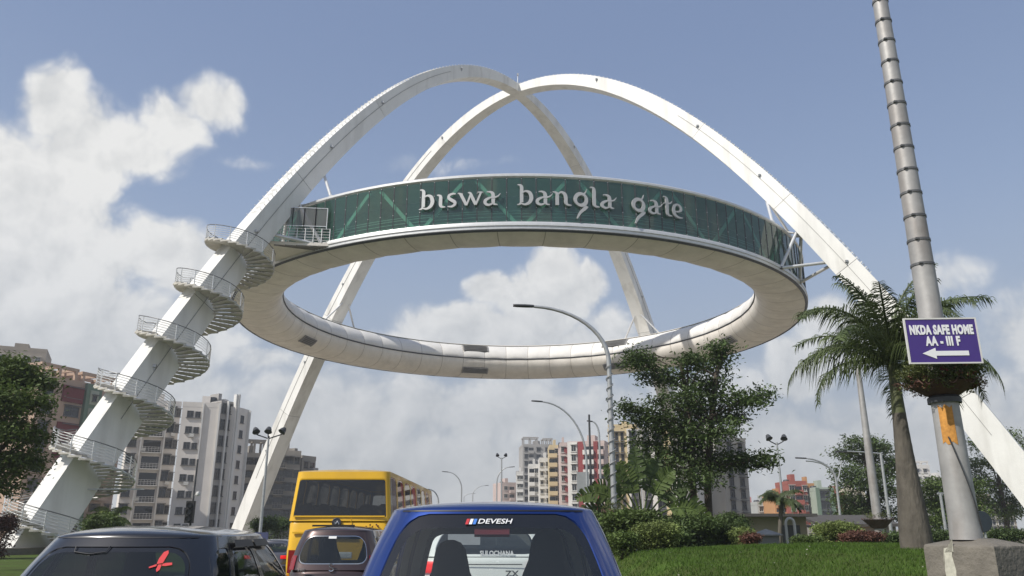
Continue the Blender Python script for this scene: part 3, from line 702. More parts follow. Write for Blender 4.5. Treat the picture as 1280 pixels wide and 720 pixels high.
RAWC = wall_mat('raw_concrete_wall', (0.26, 0.235, 0.20), .8); CREAMW = wall_mat('cream_yellow_wall', (0.52, 0.42, 0.25)); BRICKR = wall_mat('brick_red_wall', (0.30, 0.085, 0.06)); PINKW = wall_mat('pinkish_wall', (0.50, 0.40, 0.36)); REDS = wall_mat('red_stripe_wall', (0.23, 0.042, 0.040)); ORANGEW = wall_mat('orange_wall', (0.46, 0.24, 0.10))
Y0 = 190; building('tan apartment block half hidden behind the leftmost leafy tree', xy(-45, Y0), xy(40, Y0 + 6), 14, topz(20, 430, Y0), 11, TANW, [('w', .3, 1.6, 1.3), ('w', .7, 1.6, 1.3), ('w', .88, 1.2, 1.3)])
P0, P1 = xy(38, 120), xy(152, 136)
building('peach apartment block with dark red and green bays behind the lower stair', P0, P1, 12, topz(71, 470, 122), 8, PEACH,
         [('strip', .30, 4.6, .25, PEACH), ('w', .1, 1.6, 1.5), ('w', .36, 2.6, 1.5, .3), ('panel', .345, 3.9, 2.6, .5, 3, 1, REDW), ('panel', .345, 3.9, 2.6, .5, 3, 2, REDW), ('strip', .57, 3.0, .6, GREENW), ('panel', .57, 1.6, 2.3, .75, 1, 0, wall_mat('pale_green_panel', (0.34, 0.36, 0.28))), ('w', .57, .7, .8, .78), ('b', .80, 2.6, 1.1, 'wall', PEACH), ('w', .94, .9, 1.2)],
         roof=[(.5, 6.5, .5, 5, 1.7), (8, 14, .5, 5, 1.5)], frame=FRAMED)
P0, P1 = xy(160, 150), xy(222, 154)
building('pale apartment tower section with recessed dark balconies beside the white tower', P0, P1, 12, topz(190, 500, 152), 8, GREYP,
         [('w', .1, 1.4, 1.6), ('strip', .27, .25, .6, FINM), ('b', .5, 3.4, 1.0, 'rail', FINM), ('strip', .73, .25, .6, FINM), ('w', .83, 1.2, 1.7), ('w', .96, .8, 1.4), ('ac', .33, 1), ('ac', .9, 1)], frame=FRAMED, roof=[])
P0, P1 = xy(224, 148), xy(272, 150)
building('tall pale tower with paired windows and thin white vertical fins', P0, P1, 13, topz(245, 504, 150), 8, GREYP,
         [('w', .22, 1.1, 1.2), ('w', .42, .9, 1.1), ('strip', .55, .22, .35, FINM), ('ac', .32, 1), ('strip', .985, .3, .4, FINM)], frame=FRAMED, ledge=False)
P0, P1 = xy(272.6, 151.5), xy(291, 154)
building('narrow recessed tower bay with window strips and tall white fins', P0, P1, 10, topz(281, 502, 153), 8, GREYD,
         [('w', .2, .9, 1.9), ('w', .62, .8, 1.9), ('strip', .42, .3, .5, FINM), ('strip', .86, .35, .9, FINM, 0, 27.0), ('strip', .99, .35, 1.1, FINM, 0, 27.0)], frame=FRAMED, ledge=False, para=.3)
P0, P1 = xy(291.6, 153), xy(309, 158)
building('slim pale tower block at the right end of the white tower group', P0, P1, 11, topz(300, 510, 155), 8, GREYP,
         [('w', .5, 1.1, 1.4), ('strip', .93, .3, .5, FINM)], right=[('w', .3, 1.0, 1.3), ('w', .7, 1.0, 1.3)], frame=FRAMED, ledge=False)
P0, P1 = xy(306, 170), xy(332, 172)
building('unfinished concrete block with an open rooftop frame behind the left rear leg', P0, P1, 12, topz(318, 566, 171), 6, RAWC, [('w', .3, 1.6, 1.5), ('w', .75, 1.6, 1.5), ('b', .5, 3.5, 1.0, 'wall', RAWC)], roof=[(.3, 4.2, .3, 4, 2.6)], frame=FRAMED, name='unfinished_building')
P0, P1 = xy(336, 165), xy(378, 167)
building('unfinished grey brown concrete apartment block left of the yellow bus', P0, P1, 12, topz(357, 563, 166), 6, RAWC, [('w', .16, 1.5, 1.5), ('b', .42, 2.2, 1.1, 'rail', RAWC), ('w', .66, 1.7, 1.4), ('w', .9, 1.0, 1.3)], right=[('w', .3, 1.2, 1.3), ('w', .7, 1.2, 1.3)], frame=FRAMED, name='unfinished_building')
P0, P1 = xy(380, 178), xy(397, 182)
building('dark concrete block with stepped balconies just above the bus roof', P0, P1, 12, topz(388, 570, 180), 6, RAWC, [('w', .3, 1.2, 1.3), ('b', .75, 1.6, 1.2, 'wall', GREYD)], frame=FRAMED, name='unfinished_building')
# far row on the right side of the road
XYREF[0] = 605
P0, P1 = xy(628, 330), xy(645, 332); building('low beige block at the far end of the right row', P0, P1, 12, topz(637, 603, 331), 6, PINKW, [('w', .25, 1.5, 1.4), ('b', .7, 2.2, 1.2, 'wall', PINKW)])
P0, P1 = xy(645.5, 301), xy(654, 301); building('slim white block beside the far grey tower', P0, P1, 14, topz(650, 589, 300), 7, WHITEW, [('w', .3, .9, 1.3), ('w', .75, 1.0, 1.3)])
P0, P1 = xy(653.5, 320), xy(690, 321); building('tall grey tower with two open roof frames at the far end of the road', P0, P1, 16, topz(670, 555, 320), 12, GREYD, [('w', .12, 1.3, 1.4), ('b', .3, 2.0, 1.1, 'wall', GREYD), ('w', .55, 1.5, 1.3), ('w', .85, 1.5, 1.3)], roof=[(.5, 6, .4, 6, 2.6), (8.5, 11.8, .4, 6, 2.2)], frame=FRAMED)
P0, P1 = xy(661, 256), xy(674, 256); building('lower white block stepping down in front of the grey tower', P0, P1, 12, topz(668, 580, 256), 7, WHITEW, [('b', .3, 1.8, 1.2, 'wall', WHITEW), ('w', .75, 1.1, 1.4)])
P0, P1 = xy(674.5, 245), xy(689, 245); building('bright white block with small dark windows and air conditioners', P0, P1, 12, topz(682, 572, 245), 8, WHITEW, [('w', .2, .9, 1.2), ('ac', .5, 1), ('w', .75, 1.2, 1.3)])
P0, P1 = xy(687.5, 232), xy(701, 232); building('cream yellow block with rounded balconies left of the red striped block', P0, P1, 12, topz(694, 556, 232), 9, CREAMW, [('b', .3, 2.4, 1.2, 'wall', CREAMW), ('w', .7, 1.2, 1.5), ('strip', .92, .5, .3, WHITEW)])
P0, P1 = xy(701.5, 220), xy(710, 220); building('narrow pinkish white block with red window backs', P0, P1, 12, topz(706, 553, 220), 9, PINKW, [('w', .35, 1.0, 1.4), ('panel', .78, 1.0, 1.6, .2, 1, 0, REDS)])
P0, P1 = xy(710.5, 208), xy(757, 205)
building('white and red striped apartment block with a thin red roof canopy', P0, P1, 12, topz(730, 551, 206), 9, PINKW,
         [('strip', .13, 2.6, .25, WHITEW), ('w', .17, 1.2, 1.6, .26), ('strip', .37, 1.5, .5, REDS), ('b', .58, 2.8, 1.3, 'wall', WHITEW), ('strip', .77, 1.1, .5, REDS), ('b', .91, 1.5, 1.1, 'wall', PINKW)],
         left=[('w', .3, 1.2, 1.4), ('w', .7, 1.2, 1.4)])
P0, P1 = xy(762, 163), xy(801, 162)
building('cream yellow and white block behind the tallest lamp post', P0, P1, 12, topz(782, 535, 162), 9, CREAMW,
         [('strip', .1, 1.0, .3, WHITEW), ('w', .28, .55, 1.6), ('w', .46, .55, 1.6), ('strip', .80, 2.3, .5, WHITEW), ('w', .8, 1.3, 1.7, .52)], left=[('w', .5, 1.2, 1.4)], roof=[(.5, 5.5, .4, 3.5, .6)], frame=FRAMED)
P0, P1 = xy(802, 154), xy(842, 152)
building('grey and cream block seen behind the travellers palm', P0, P1, 12, topz(822, 533, 153), 9, GREYD, [('w', .2, 1.2, 1.4), ('strip', .42, .9, .4, WHITEW), ('w', .62, 1.2, 1.6), ('strip', .88, 1.4, .3, CREAMW)], frame=FRAMED)
P0, P1 = xy(843, 137), xy(905, 133)
building('pale grey block mostly hidden behind the big dark tree', P0, P1, 12, topz(874, 535, 135), 8, GREYP, [('w', .15, 1.3, 1.4), ('w', .4, 1.3, 1.4), ('b', .65, 2.4, 1.1, 'wall', GREYP), ('w', .9, 1.0, 1.4)])
P0, P1 = xy(905.6, 126), xy(936, 128)
building('plain grey end block standing right of the big dark tree', P0, P1, 14, topz(920, 547, 127), 8, wall_mat('warm_grey_wall', (0.33, 0.315, 0.285)), [('w', .3, .8, 1.3), ('w', .74, .8, 1.2)], right=[('w', .3, 1.2, 1.4), ('w', .7, 1.2, 1.4)], frame=FRAMED)
# low houses on the right
Y0 = 215
building('small pink house at the left end of the distant right row', xy(935, Y0 + 30), xy(944, Y0 + 30), 8, topz(940, 629, Y0 + 30), 3, wall_mat('pink_wall', (0.5, 0.25, 0.24)), [('w', .3, .8, 1.3), ('w', .7, .8, 1.3)])
building('pale grey low house with a white rooftop room', xy(944.5, Y0 + 10), xy(965, Y0 + 10), 10, topz(955, 627, Y0 + 10), 3, wall_mat('bluish_grey_wall', (0.38, 0.39, 0.37)), [('w', .2, 1.0, 1.3), ('w', .55, 1.0, 1.4), ('w', .85, .8, 1.3)])
building('orange house with curved balconies behind the thin date palm', xy(966, Y0), xy(984, Y0), 10, topz(975, 619, Y0), 4, ORANGEW, [('b', .4, 2.6, 1.3, 'wall', ORANGEW), ('w', .85, .9, 1.3)])
building('brick red house with a tall rooftop block', xy(984.5, Y0 - 4), xy(1008, Y0 - 4), 10, topz(996, 601, Y0 - 4), 5, BRICKR, [('w', .2, 1.3, 1.4), ('b', .55, 1.8, 1.2, 'wall', BRICKR), ('w', .88, 1.0, 1.3)])
building('sage green house with a wide dark glass bay', xy(1018.5, Y0 - 8), xy(1041, Y0 - 8), 10, topz(1030, 609, Y0 - 8), 4, wall_mat('pale_sage_wall', (0.33, 0.38, 0.31)), [('strip', .1, .9, .4, GREENW), ('w', .5, 2.4, 2.0), ('strip', .9, .9, .4, GREENW)], frame=FRAMED)
building('yellow ochre house squeezed between brick red and sage green houses', xy(1008.5, Y0 - 2), xy(1018, Y0 - 2), 9, topz(1013, 604, Y0 - 2), 4, ORANGEW, [('w', .5, 1.0, 1.3)])
building('low brick red house right of the sage green house', xy(1041.5, Y0), xy(1054, Y0), 9, topz(1048, 616, Y0), 3, BRICKR, [('w', .3, 1.0, 1.4), ('w', .75, .9, 1.4)])
building('cream white house behind the wide dark tree', xy(1054.5, Y0 + 20), xy(1080, Y0 + 20), 10, topz(1066, 611, Y0 + 20), 4, wall_mat('ivory_wall', (0.55, 0.5, 0.38)), [('w', .25, 1.2, 1.3), ('w', .7, 1.2, 1.3)])
building('distant white tower seen between the palm trunk and the big pole', xy(1144, 300), xy(1165, 300), 14, topz(1154, 581, 300), 8, WHITEW, [('w', .25, 1.4, 1.4), ('w', .7, 1.4, 1.4)], roof=[(.5, 5.8, .5, 5, 1.2)])
building('distant white block just left of the big pole', xy(1172, 310), xy(1192, 310), 14, topz(1180, 596, 310), 7, WHITEW, [('w', .3, 1.4, 1.4), ('w', .7, 1.4, 1.4)])
building('hazy beige block low behind the right hand trees', xy(1225, 170), xy(1262, 170), 12, topz(1240, 628, 170), 4, TANW, [('w', .2, 1.4, 1.4), ('w', .5, 1.4, 1.4), ('w', .8, 1.4, 1.4)])
# low pavilion buildings behind the lawn
Y0 = 46; P0, P1 = xy(903, Y0), xy(1003, Y0); W = P1[0] - P0[0]; zt = topz(950, 646, Y0)
t = thing('low_shed', 'long low cream shed with a dark flat roof behind the lawn', 'shed', (P0[0], P0[1], -.3)); b = MB(); b.box((W / 2, 2.5, (zt + .3) / 2), (W, 5, zt + .3)); b.build('wall', wall_mat('cream_shed_wall', (0.30, 0.27, 0.20)), t)
b = MB(); b.box((W / 2, 2.2, zt + .38), (W + .6, 6.4, .16)); b.build('roof', mat('dark_roof_felt', (0.07, 0.065, 0.06), .9), t)
b = MB(); b.box((W * .8, -.02, 1.0), (1.0, .06, 2.0)); b.build('door', DARKMETAL, t)
b = MB(); b.box((W * .3, -.25, zt * .55), (W * .55, .5, .12)); b.build('canopy', ROOFC, t)
P0, P1 = xy(1003, 50), xy(1026, 47); W = math.hypot(P1[0] - P0[0], P1[1] - P0[1]); zt = topz(1012, 650, 50)
t = thing('low_shed', 'small shed with a sloping dark roof right of the long cream shed', 'shed', (P0[0], P0[1], -.3), math.atan2(P1[1] - P0[1], P1[0] - P0[0])); b = MB(); b.box((W / 2, 2, (zt) / 2), (W, 4, zt)); b.build('wall', GREYD, t)
b = MB(); b.prism([(-.3, zt + .45), (W + .3, zt - .1), (W + .3, zt + .05), (-.3, zt + .6)], 4.6, M=Matrix.Translation((0, -.4, 0))); b.build('roof', MATS['dark_roof_felt'], t)
for i in range(3):
    b = MB(); b.box((W * (.2 + .28 * i), -.03, zt * .5), (.45, .06, zt * .55)); b.build('window', FRAMED, t)
p = at(958, 668, 34); t = thing('pump_kiosk', 'small square grey kiosk with a pyramid roof at the lawn edge', 'kiosk', (p.x, p.y, ground_z(34)))
zt = topz(958, 668, 34) - ground_z(34); b = MB(); b.box((0, 0, zt / 2), (.78, .78, zt)); b.build('wall', wall_mat('kiosk_grey', (0.27, 0.27, 0.25)), t)
b = MB(); b.add([(-.52, -.52, zt), (.52, -.52, zt), (.52, .52, zt), (-.52, .52, zt), (0, 0, zt + .22), (-.52, -.52, zt - .05), (.52, -.52, zt - .05), (.52, .52, zt - .05), (-.52, .52, zt - .05)], [(0, 1, 4), (1, 2, 4), (2, 3, 4), (3, 0, 4), (0, 5, 6, 1), (1, 6, 7, 2), (2, 7, 8, 3), (3, 8, 5, 0)]); b.build('roof', KERBM, t)
p = at(990, 680, 33); t = thing('garden_hoop', 'white tubular hoop standing left of the pale flowering shrub', 'hoop', (p.x, p.y, ground_z(33))); h = at(990, 648, 33).z - ground_z(33)
b = MB(); b.tube([(-.17, 0, 0), (-.17, 0, h - .2)] + [(-.17 * math.cos(a), 0, h - .2 + .2 * math.sin(a)) for a in [.4, .8, 1.2, 1.57, 2, 2.4, 2.8]] + [(.17, 0, h - .2), (.17, 0, 0)], .055, 8); b.build('tube', WHITEW, t, True)
# ------------------------------------------------------------------ vegetation
def leafmesh(name, clusters, size, m, parent, seed, up=0.3, clump=None, fill=.75):
    """clusters: (centre, radii, leaf count); leaves gather in small clumps within each ellipsoid"""
    rg = np.random.default_rng(seed); V = []
    for c, r, n in clusters:
        c = np.array(c); r = np.array(r); nc = max(4, n // 34)
        d = rg.normal(size=(nc, 3)); d /= np.linalg.norm(d, axis=1)[:, None]; rad = rg.random(nc) ** .45
        cen = c + d * rad[:, None] * r; sz = (clump or .22 * r.mean())
        k = rg.integers(0, nc, n); off = rg.normal(size=(n, 3)) * sz * np.array([1, 1, .55]); P = cen[k] + off
        V.append(P)
    P = np.concatenate(V); n = len(P)
    nr = rg.normal(size=(n, 3)); nr[:, 2] = np.abs(nr[:, 2]) + up * 2; nr /= np.linalg.norm(nr, axis=1)[:, None]
    a = rg.normal(size=(n, 3)); a -= nr * (a * nr).sum(1)[:, None]; a /= np.linalg.norm(a, axis=1)[:, None]; bb = np.cross(nr, a)
    L = size * (0.6 + .8 * rg.random(n))[:, None]; wd = L * .42
    v0 = P - a * L * .5; v1 = P + bb * wd * .5 + nr * L * .06; v2 = P + a * L * .5 - nr * L * .12; v3 = P - bb * wd * .5 + nr * L * .06
    vs = np.stack([v0, v1, v2, v3], 1).reshape(-1, 3)
    me = bpy.data.meshes.new(name); me.vertices.add(4 * n); me.vertices.foreach_set('co', vs.ravel()); me.loops.add(6 * n)
    i = np.arange(n)[:, None] * 4; idx = np.concatenate([i, i + 1, i + 2, i, i + 2, i + 3], 1).ravel()
    me.loops.foreach_set('vertex_index', idx); me.polygons.add(2 * n); me.polygons.foreach_set('loop_start', np.arange(2 * n) * 3); me.polygons.foreach_set('loop_total', np.full(2 * n, 3))
    me.materials.append(m); me.update(); me.validate()
    return link(name, me, parent)
def limb(b, p, q, r0, r1, rng, n=5, wob=.06):
    p = Vector(p); q = Vector(q); L = (q - p).length; pts = []
    for i in range(n + 1):
        u = i / n; w = math.sin(u * math.pi) * wob * L; pts.append(p.lerp(q, u) + Vector((rng.uniform(-w, w), rng.uniform(-w, w), rng.uniform(-w, w) + .08 * L * math.sin(u * math.pi))))
    pts[0] = p; pts[-1] = q; b.tube(pts, [r0 + (r1 - r0) * i / n for i in range(n + 1)], 7)
def tree(name, label, base, trunks, blobs, Y, leaf, m, seed, group=None, density=1.0, rt=.2, dz=.6, cat='tree'):
    """blobs in photo pixels (cx,cy,rx,ry, depth offset); turned into metres at depth Y"""
    rng = random.Random(seed); root = thing(name, label, cat, base, 0, group); B0 = Vector(base)
    cl = []; k = Y / FPX
    for q in blobs:
        cx, cy, rx, ry = q[:4]; dy = q[4] if len(q) > 4 else rng.uniform(-1, 1) * dz
        c = at(cx, cy, Y + dy) - B0; r = (rx * k, max(rx, ry) * k * .9, ry * k); cl.append((tuple(c), r, int(density * 60 * (rx * k * 1.0 + .25) * (ry * k + .25) / leaf ** 2 * .62) + 150))
    b = MB()
    for tp in trunks:
        pts = [at(x, y, Y) - B0 for x, y in tp]; pts[0].z = -.1; n = len(pts); b.tube(pts, [rt * (1 - .55 * i / (n - 1)) for i in range(n)], 9)
        for j, (c, r, _) in enumerate(cl):
            c = Vector(c)
            if len(trunks) > 1 and (j % len(trunks)) != trunks.index(tp): continue
            st = [p for p in pts if p.z < c.z - .1] or [pts[-2]]
            s = st[-1]; limb(b, s, c, rt * .32, rt * .06, rng)
            for _ in range(3):
                e = c + Vector((rng.uniform(-.8, .8) * r[0], rng.uniform(-.8, .8) * r[1], rng.uniform(-.3, .8) * r[2])); limb(b, s.lerp(c, .6), e, rt * .13, rt * .03, rng, 4)
    b.build('trunk', BARK, root, True)
    leafmesh('crown', cl, leaf, m, root, seed, clump=leaf * 1.6)
    return root
def gbase(px, Y, z=None): p = at(px, 660, Y); return (p.x, Y, ground_z(Y) if z is None else z)
tree('broadleaf_tree', 'big dark green tree with tiered branches and two trunks in front of the ring', gbase(872, 31),
     [[(868, 690), (867, 640), (866, 590), (864, 540), (858, 490), (850, 450)], [(889, 690), (886, 640), (884, 590), (890, 530), (895, 470), (903, 440)]],
     [(800, 452, 20, 13), (792, 445, 11, 9), (812, 470, 16, 10), (784, 512, 14, 9), (806, 522, 24, 12), (845, 470, 24, 16), (862, 452, 16, 12), (900, 437, 14, 11), (893, 452, 22, 14), (885, 480, 32, 16), (850, 500, 36, 18), (905, 500, 26, 13), (940, 500, 17, 8), (955, 494, 8, 6), (835, 535, 42, 16), (890, 540, 42, 18), (918, 522, 16, 9), (812, 556, 24, 12), (856, 570, 42, 17), (900, 577, 34, 14), (935, 578, 22, 8), (956, 574, 12, 6), (835, 590, 26, 13), (880, 598, 28, 12), (812, 580, 14, 10), (868, 520, 30, 26, 1.2), (862, 556, 30, 24, 1.4)], 31, .17, LEAF, 11, rt=.17, dz=1.2, density=.72)
tree('broadleaf_tree', 'leafy green tree at the left edge in front of the peach block', gbase(5, 27),
     [[(-34, 700), (-32, 650), (-26, 600), (-10, 540), (2, 490)]],
     [(0, 470, 30, 22), (30, 470, 24, 16), (52, 478, 14, 9), (10, 500, 36, 18), (40, 505, 18, 12), (-20, 530, 40, 30), (18, 540, 30, 20), (42, 545, 14, 10), (8, 580, 34, 18), (35, 575, 18, 12), (0, 605, 30, 14), (-40, 470, 40, 40), (-40, 570, 40, 40), (20, 455, 16, 10)], 27, .16, LEAF2, 12, rt=.2, density=1.1)
tree('rain_tree', 'wide dark tree with layered branches left of the royal palm', gbase(1088, 62),
     [[(1090, 690), (1089, 650), (1086, 610), (1082, 575)]],
     [(1075, 553, 24, 8), (1100, 560, 14, 8), (1058, 565, 18, 7), (1085, 575, 28, 11), (1062, 590, 22, 10), (1105, 590, 20, 10), (1080, 605, 30, 12), (1055, 622, 18, 8), (1075, 632, 26, 11), (1108, 615, 18, 12), (1100, 640, 22, 14), (1060, 645, 16, 9), (1118, 580, 10, 8)], 62, .24, LEAF, 13, rt=.28, dz=1.5)
tree('broadleaf_tree', 'green tree between the royal palm trunk and the big concrete based pole', gbase(1172, 55),
     [[(1172, 690), (1172, 650), (1170, 610)]],
     [(1160, 610, 20, 8), (1180, 605, 16, 9), (1165, 628, 26, 10), (1190, 630, 16, 10), (1178, 645, 26, 10), (1160, 655, 18, 8), (1215, 640, 20, 14), (1215, 612, 12, 10)], 55, .22, LEAF2, 14, rt=.2, dz=1.2)
tree('broadleaf_tree', 'tall sparse tree behind the right near leg', gbase(1258, 78),
     [[(1262, 690), (1258, 650), (1250, 610), (1246, 575)]],
     [(1222, 555, 14, 10), (1236, 575, 16, 10), (1215, 585, 12, 10), (1225, 602, 20, 11), (1245, 610, 18, 11), (1262, 548, 13, 9), (1275, 565, 16, 12), (1275, 600, 16, 14), (1230, 625, 22, 9), (1265, 630, 18, 12), (1290, 620, 20, 16), (1258, 640, 24, 10)], 78, .26, LEAF2, 15, rt=.28, dz=1.4, density=.8)
tree('street_tree', 'small green tree at the far left beyond the verge beside the stair foot', gbase(-60, 40), [[(-60, 690), (-60, 640), (-58, 600)]], [(-60, 580, 30, 24), (-40, 610, 24, 16), (-80, 610, 26, 20)], 40, .2, LEAF2, 16)
def bush(label, px, py, rx, ry, Y, leaf, m, seed, n=900, group=None, name='shrub', dz0=None):
    n = int(n * 2.4)
    if px > 700: py -= 2; ry *= .70; rx *= .92
    g = lawn_z(at(px, 660, Y).x, Y) if px > 700 else ground_z(Y); c = at(px, py, Y); k = Y / FPX
    t = thing(name, label, 'shrub', (c.x, Y, g), 0, group); rng = random.Random(seed); h = c.z - g; b = MB()
    for i in range(7): a = rng.uniform(0, 6.28); limb(b, (0, 0, -.05), (math.cos(a) * rx * k * .6, math.sin(a) * rx * k * .5, max(.2, h)), .03, .01, rng)
    b.build('stems', BARK, t, True)
    cl = [((0, 0, h), (rx * k, rx * k * .8, ry * k), n)]
    for i in range(6): a = i * 1.05; cl.append(((math.cos(a) * rx * k * .6, math.sin(a) * rx * k * .5, h + rng.uniform(-.3, .25) * ry * k), (rx * k * .45, rx * k * .4, ry * k * .6), n // 5))
    if h > ry * k * 1.2: cl.append(((0, 0, h * .4), (rx * k * .95, rx * k * .7, h * .5), n // 2))
    leafmesh('foliage', cl, leaf, m, t, seed, clump=leaf * 1.3); return t
bush('mid green leafy bush behind the pale round shrub', 790, 653, 34, 14, 25, .13, LEAF2, 21, 1800)
bush('pale green round clipped shrub in front of the big dark tree', 820, 666, 26, 14, 23, .075, LEAF3, 22, 3200)
bush('dark bush under the travellers palm next to the lamp pole', 752, 660, 24, 18, 27, .13, LEAF, 23, 1600)
bush('dark bush at the foot of the big dark tree trunks', 862, 660, 34, 18, 28, .12, LEAF, 24, 2200)
bush('dark clipped hedge mound right of the big dark tree', 903, 664, 30, 15, 29, .1, LEAF, 25, 2600)
bush('low yellowish green bush beside the square kiosk', 928, 671, 13, 10, 28, .09, LEAF3, 26, 800)
bush('small green bush close to the lamp pole base', 778, 676, 14, 8, 22.5, .09, LEAF2, 27, 700)
bush('pale flowering shrub behind the lawn left of the wide dark tree', 1046, 664, 27, 12, 28, .085, LEAF3, 28, 2600)
bush('low reddish brown plant bed right of the pale flowering shrub', 1078, 673, 26, 6, 26.5, .08, LEAFR, 29, 1400)
bush('small reddish plant left of the square kiosk', 939, 674, 9, 5, 26, .07, LEAFR, 30, 500)
bush('low green ground plants under the white arch frame', 1010, 677, 18, 4, 24, .07, LEAF2, 31, 700)
bush('dark shrub behind the left parked black car roof beside the stair leg', 128, 655, 20, 12, 40, .14, LEAF2, 32, 900)
bush('purple red plants beside the stair foot at the left edge', 6, 655, 12, 12, 42, .14, LEAFR, 33, 700)
bush('dark bush filling the gap below the dark tree and the lawn', 838, 672, 20, 8, 24.5, .1, LEAF, 34, 1000)
bush('dark shrub left of the kiosk against the cream shed', 915, 655, 16, 14, 36, .12, LEAF, 35, 900)
bush('low dark bush right of the royal palm trunk', 1182, 672, 22, 7, 38, .12, LEAF, 36, 900)
bush('low dark bush below the right near leg', 1256, 670, 26, 9, 40, .13, LEAF, 37, 900)
bush('low dark bush behind the royal palm trunk', 1120, 674, 22, 6, 30, .1, LEAF, 38, 800)
for k, (px, Y) in enumerate(((350, 70), (330, 62), (560, 200), (590, 230), (612, 260))):
    bush(['dark roadside bush under the left rear leg', 'dark roadside bush beside the left lamp mast', 'distant dark bush right of the yellow bus', 'far dark bush in the middle of the road end', 'farthest dark bush near the road end'][k], px, 655, 14, 8, Y, .2, LEAF, 40 + k, 500)
# palms
def frond_mesh(L, e0, bend, n, lw, seed, droop):
    rg = random.Random(seed); b = MB(); pts = []; p = Vector((0, 0, 0)); e = e0; st = L / n
    for i in range(n + 1):
        pts.append(p.copy()); p = p + Vector((math.cos(e), 0, math.sin(e))) * st; e -= bend / n * (0.5 + 1.1 * i / n)
    b.tube(pts, [.035 * (1 - .85 * i / n) + .004 for i in range(n + 1)], 5)
    for i in range(2, n + 1):
        t = (pts[i] - pts[i - 1]).normalized(); u = i / n
        for s in (-1, 1):
            for k in range(4):
                a = pts[i - 1].lerp(pts[i], k / 4); ll = lw * math.sin(min(1, .22 + u * .95) * math.pi * .92) * rg.uniform(.85, 1.1) + .08
                d = (Vector((0, s, 0)) * .8 + t * .55 + Vector((0, 0, rg.uniform(-.45, .5)))).normalized(); w = t * .0135
                m1 = a + d * ll * .5 + Vector((0, 0, -.18 * droop * ll)); m2 = a + d * ll * .8 + Vector((0, 0, -.9 * droop * ll * rg.uniform(.8, 1.2)))
                b.add([a - w, a + w, m1 + w * 1.1, m1 - w * 1.1, m2], [(0, 1, 2, 3), (3, 2, 4)])
    return b
def royal_palm(label, base, top, rads, fronds, m, name='royal_palm', shaft=True, L=2.7):
    B0 = Vector(base); T = Vector(top) - B0; t = thing(name, label, 'palm tree', base); n = len(rads); b = MB()
    pts = [Vector((T.x * (i / (n - 1)) ** 1.1, T.y * i / (n - 1), T.z * i / (n - 1))) for i in range(n)]; cut = n - 4 if shaft else n - 1
    fine = catmull([(*p, r) for p, r in zip(pts, rads)], 6); c = cut * 6
    b.tube([f[:3] for f in fine[:c + 1]], [f[3] * (1 + .015 * ((i % 3) == 0)) for i, f in enumerate(fine[:c + 1])], 18); b.build('trunk', mat('palm_trunk_grey', (0.10, 0.088, 0.07), .9, var=.3, scale=5, bump=.6, bscale=16, stretch=(1, 1, .35)), t, True)
    if shaft: b = MB(); b.tube([f[:3] for f in fine[c:]], [f[3] for f in fine[c:]], 16); b.build('crownshaft', mat('crownshaft_green', (0.075, 0.085, 0.03), .6, var=.3, scale=6), t, True)
    for k, (az, e0, bend, ln, sd) in enumerate(fronds):
        o = frond_mesh(L * ln, e0, bend, 22, .66 * ln * L / 2.4, 50 + k, sd).build('frond', m, t); o.location = (T.x, T.y, T.z - .05 - .02 * k); o.rotation_euler = (0, 0, az)
    return t
PALML = mat('palm_leaflet', (0.078, 0.105, 0.034), 0.5, var=0.4, scale=1.2, trans=0.25)
YP = 18.5; bp = at(1147, 690, YP); tp = at(1113, 437, YP); gz = lawn_z(bp.x, YP)
rg = random.Random(4); fr = []
for k in range(24):
    az = 2.39996 * k + rg.uniform(-.15, .15); e = (1.42, 1.12, .78, .5, .98, .3)[k % 6]; fr.append((az, e, (1.1, 1.5, 1.8, 1.9, 1.65, 1.9)[k % 6] * rg.uniform(.9, 1.1), rg.uniform(.88, 1.12), rg.uniform(.45, .85)))
royal_palm('tall royal palm with a swollen grey trunk growing from the lawn', (bp.x, YP, gz - .05), tuple(tp), [.35, .33, .29, .245, .205, .175, .15, .13, .115, .105], fr, PALML)
p0 = at(972, 690, 40); tp = at(977, 622, 40)
royal_palm('thin young date palm in front of the orange house', (p0.x, 40, ground_z(40)), tuple(tp), [.12, .11, .1, .1, .1], [(k * 2.4, (.9, .5, .2)[k % 3], 1.6, rg.uniform(.8, 1.1), .6) for k in range(13)], PALML, 'date_palm', False, 1.5)
p0 = at(140, 680, 52); tp = at(140, 645, 52)
royal_palm('short bushy palm below the pale tower behind the stair', (p0.x, 52, ground_z(52)), tuple(tp), [.14, .13, .12, .12, .12], [(k * 2.4, (1.1, .6, .25)[k % 3], 1.7, rg.uniform(.8, 1.1), .5) for k in range(16)], LEAF3, 'fan_palm', False, 1.7)
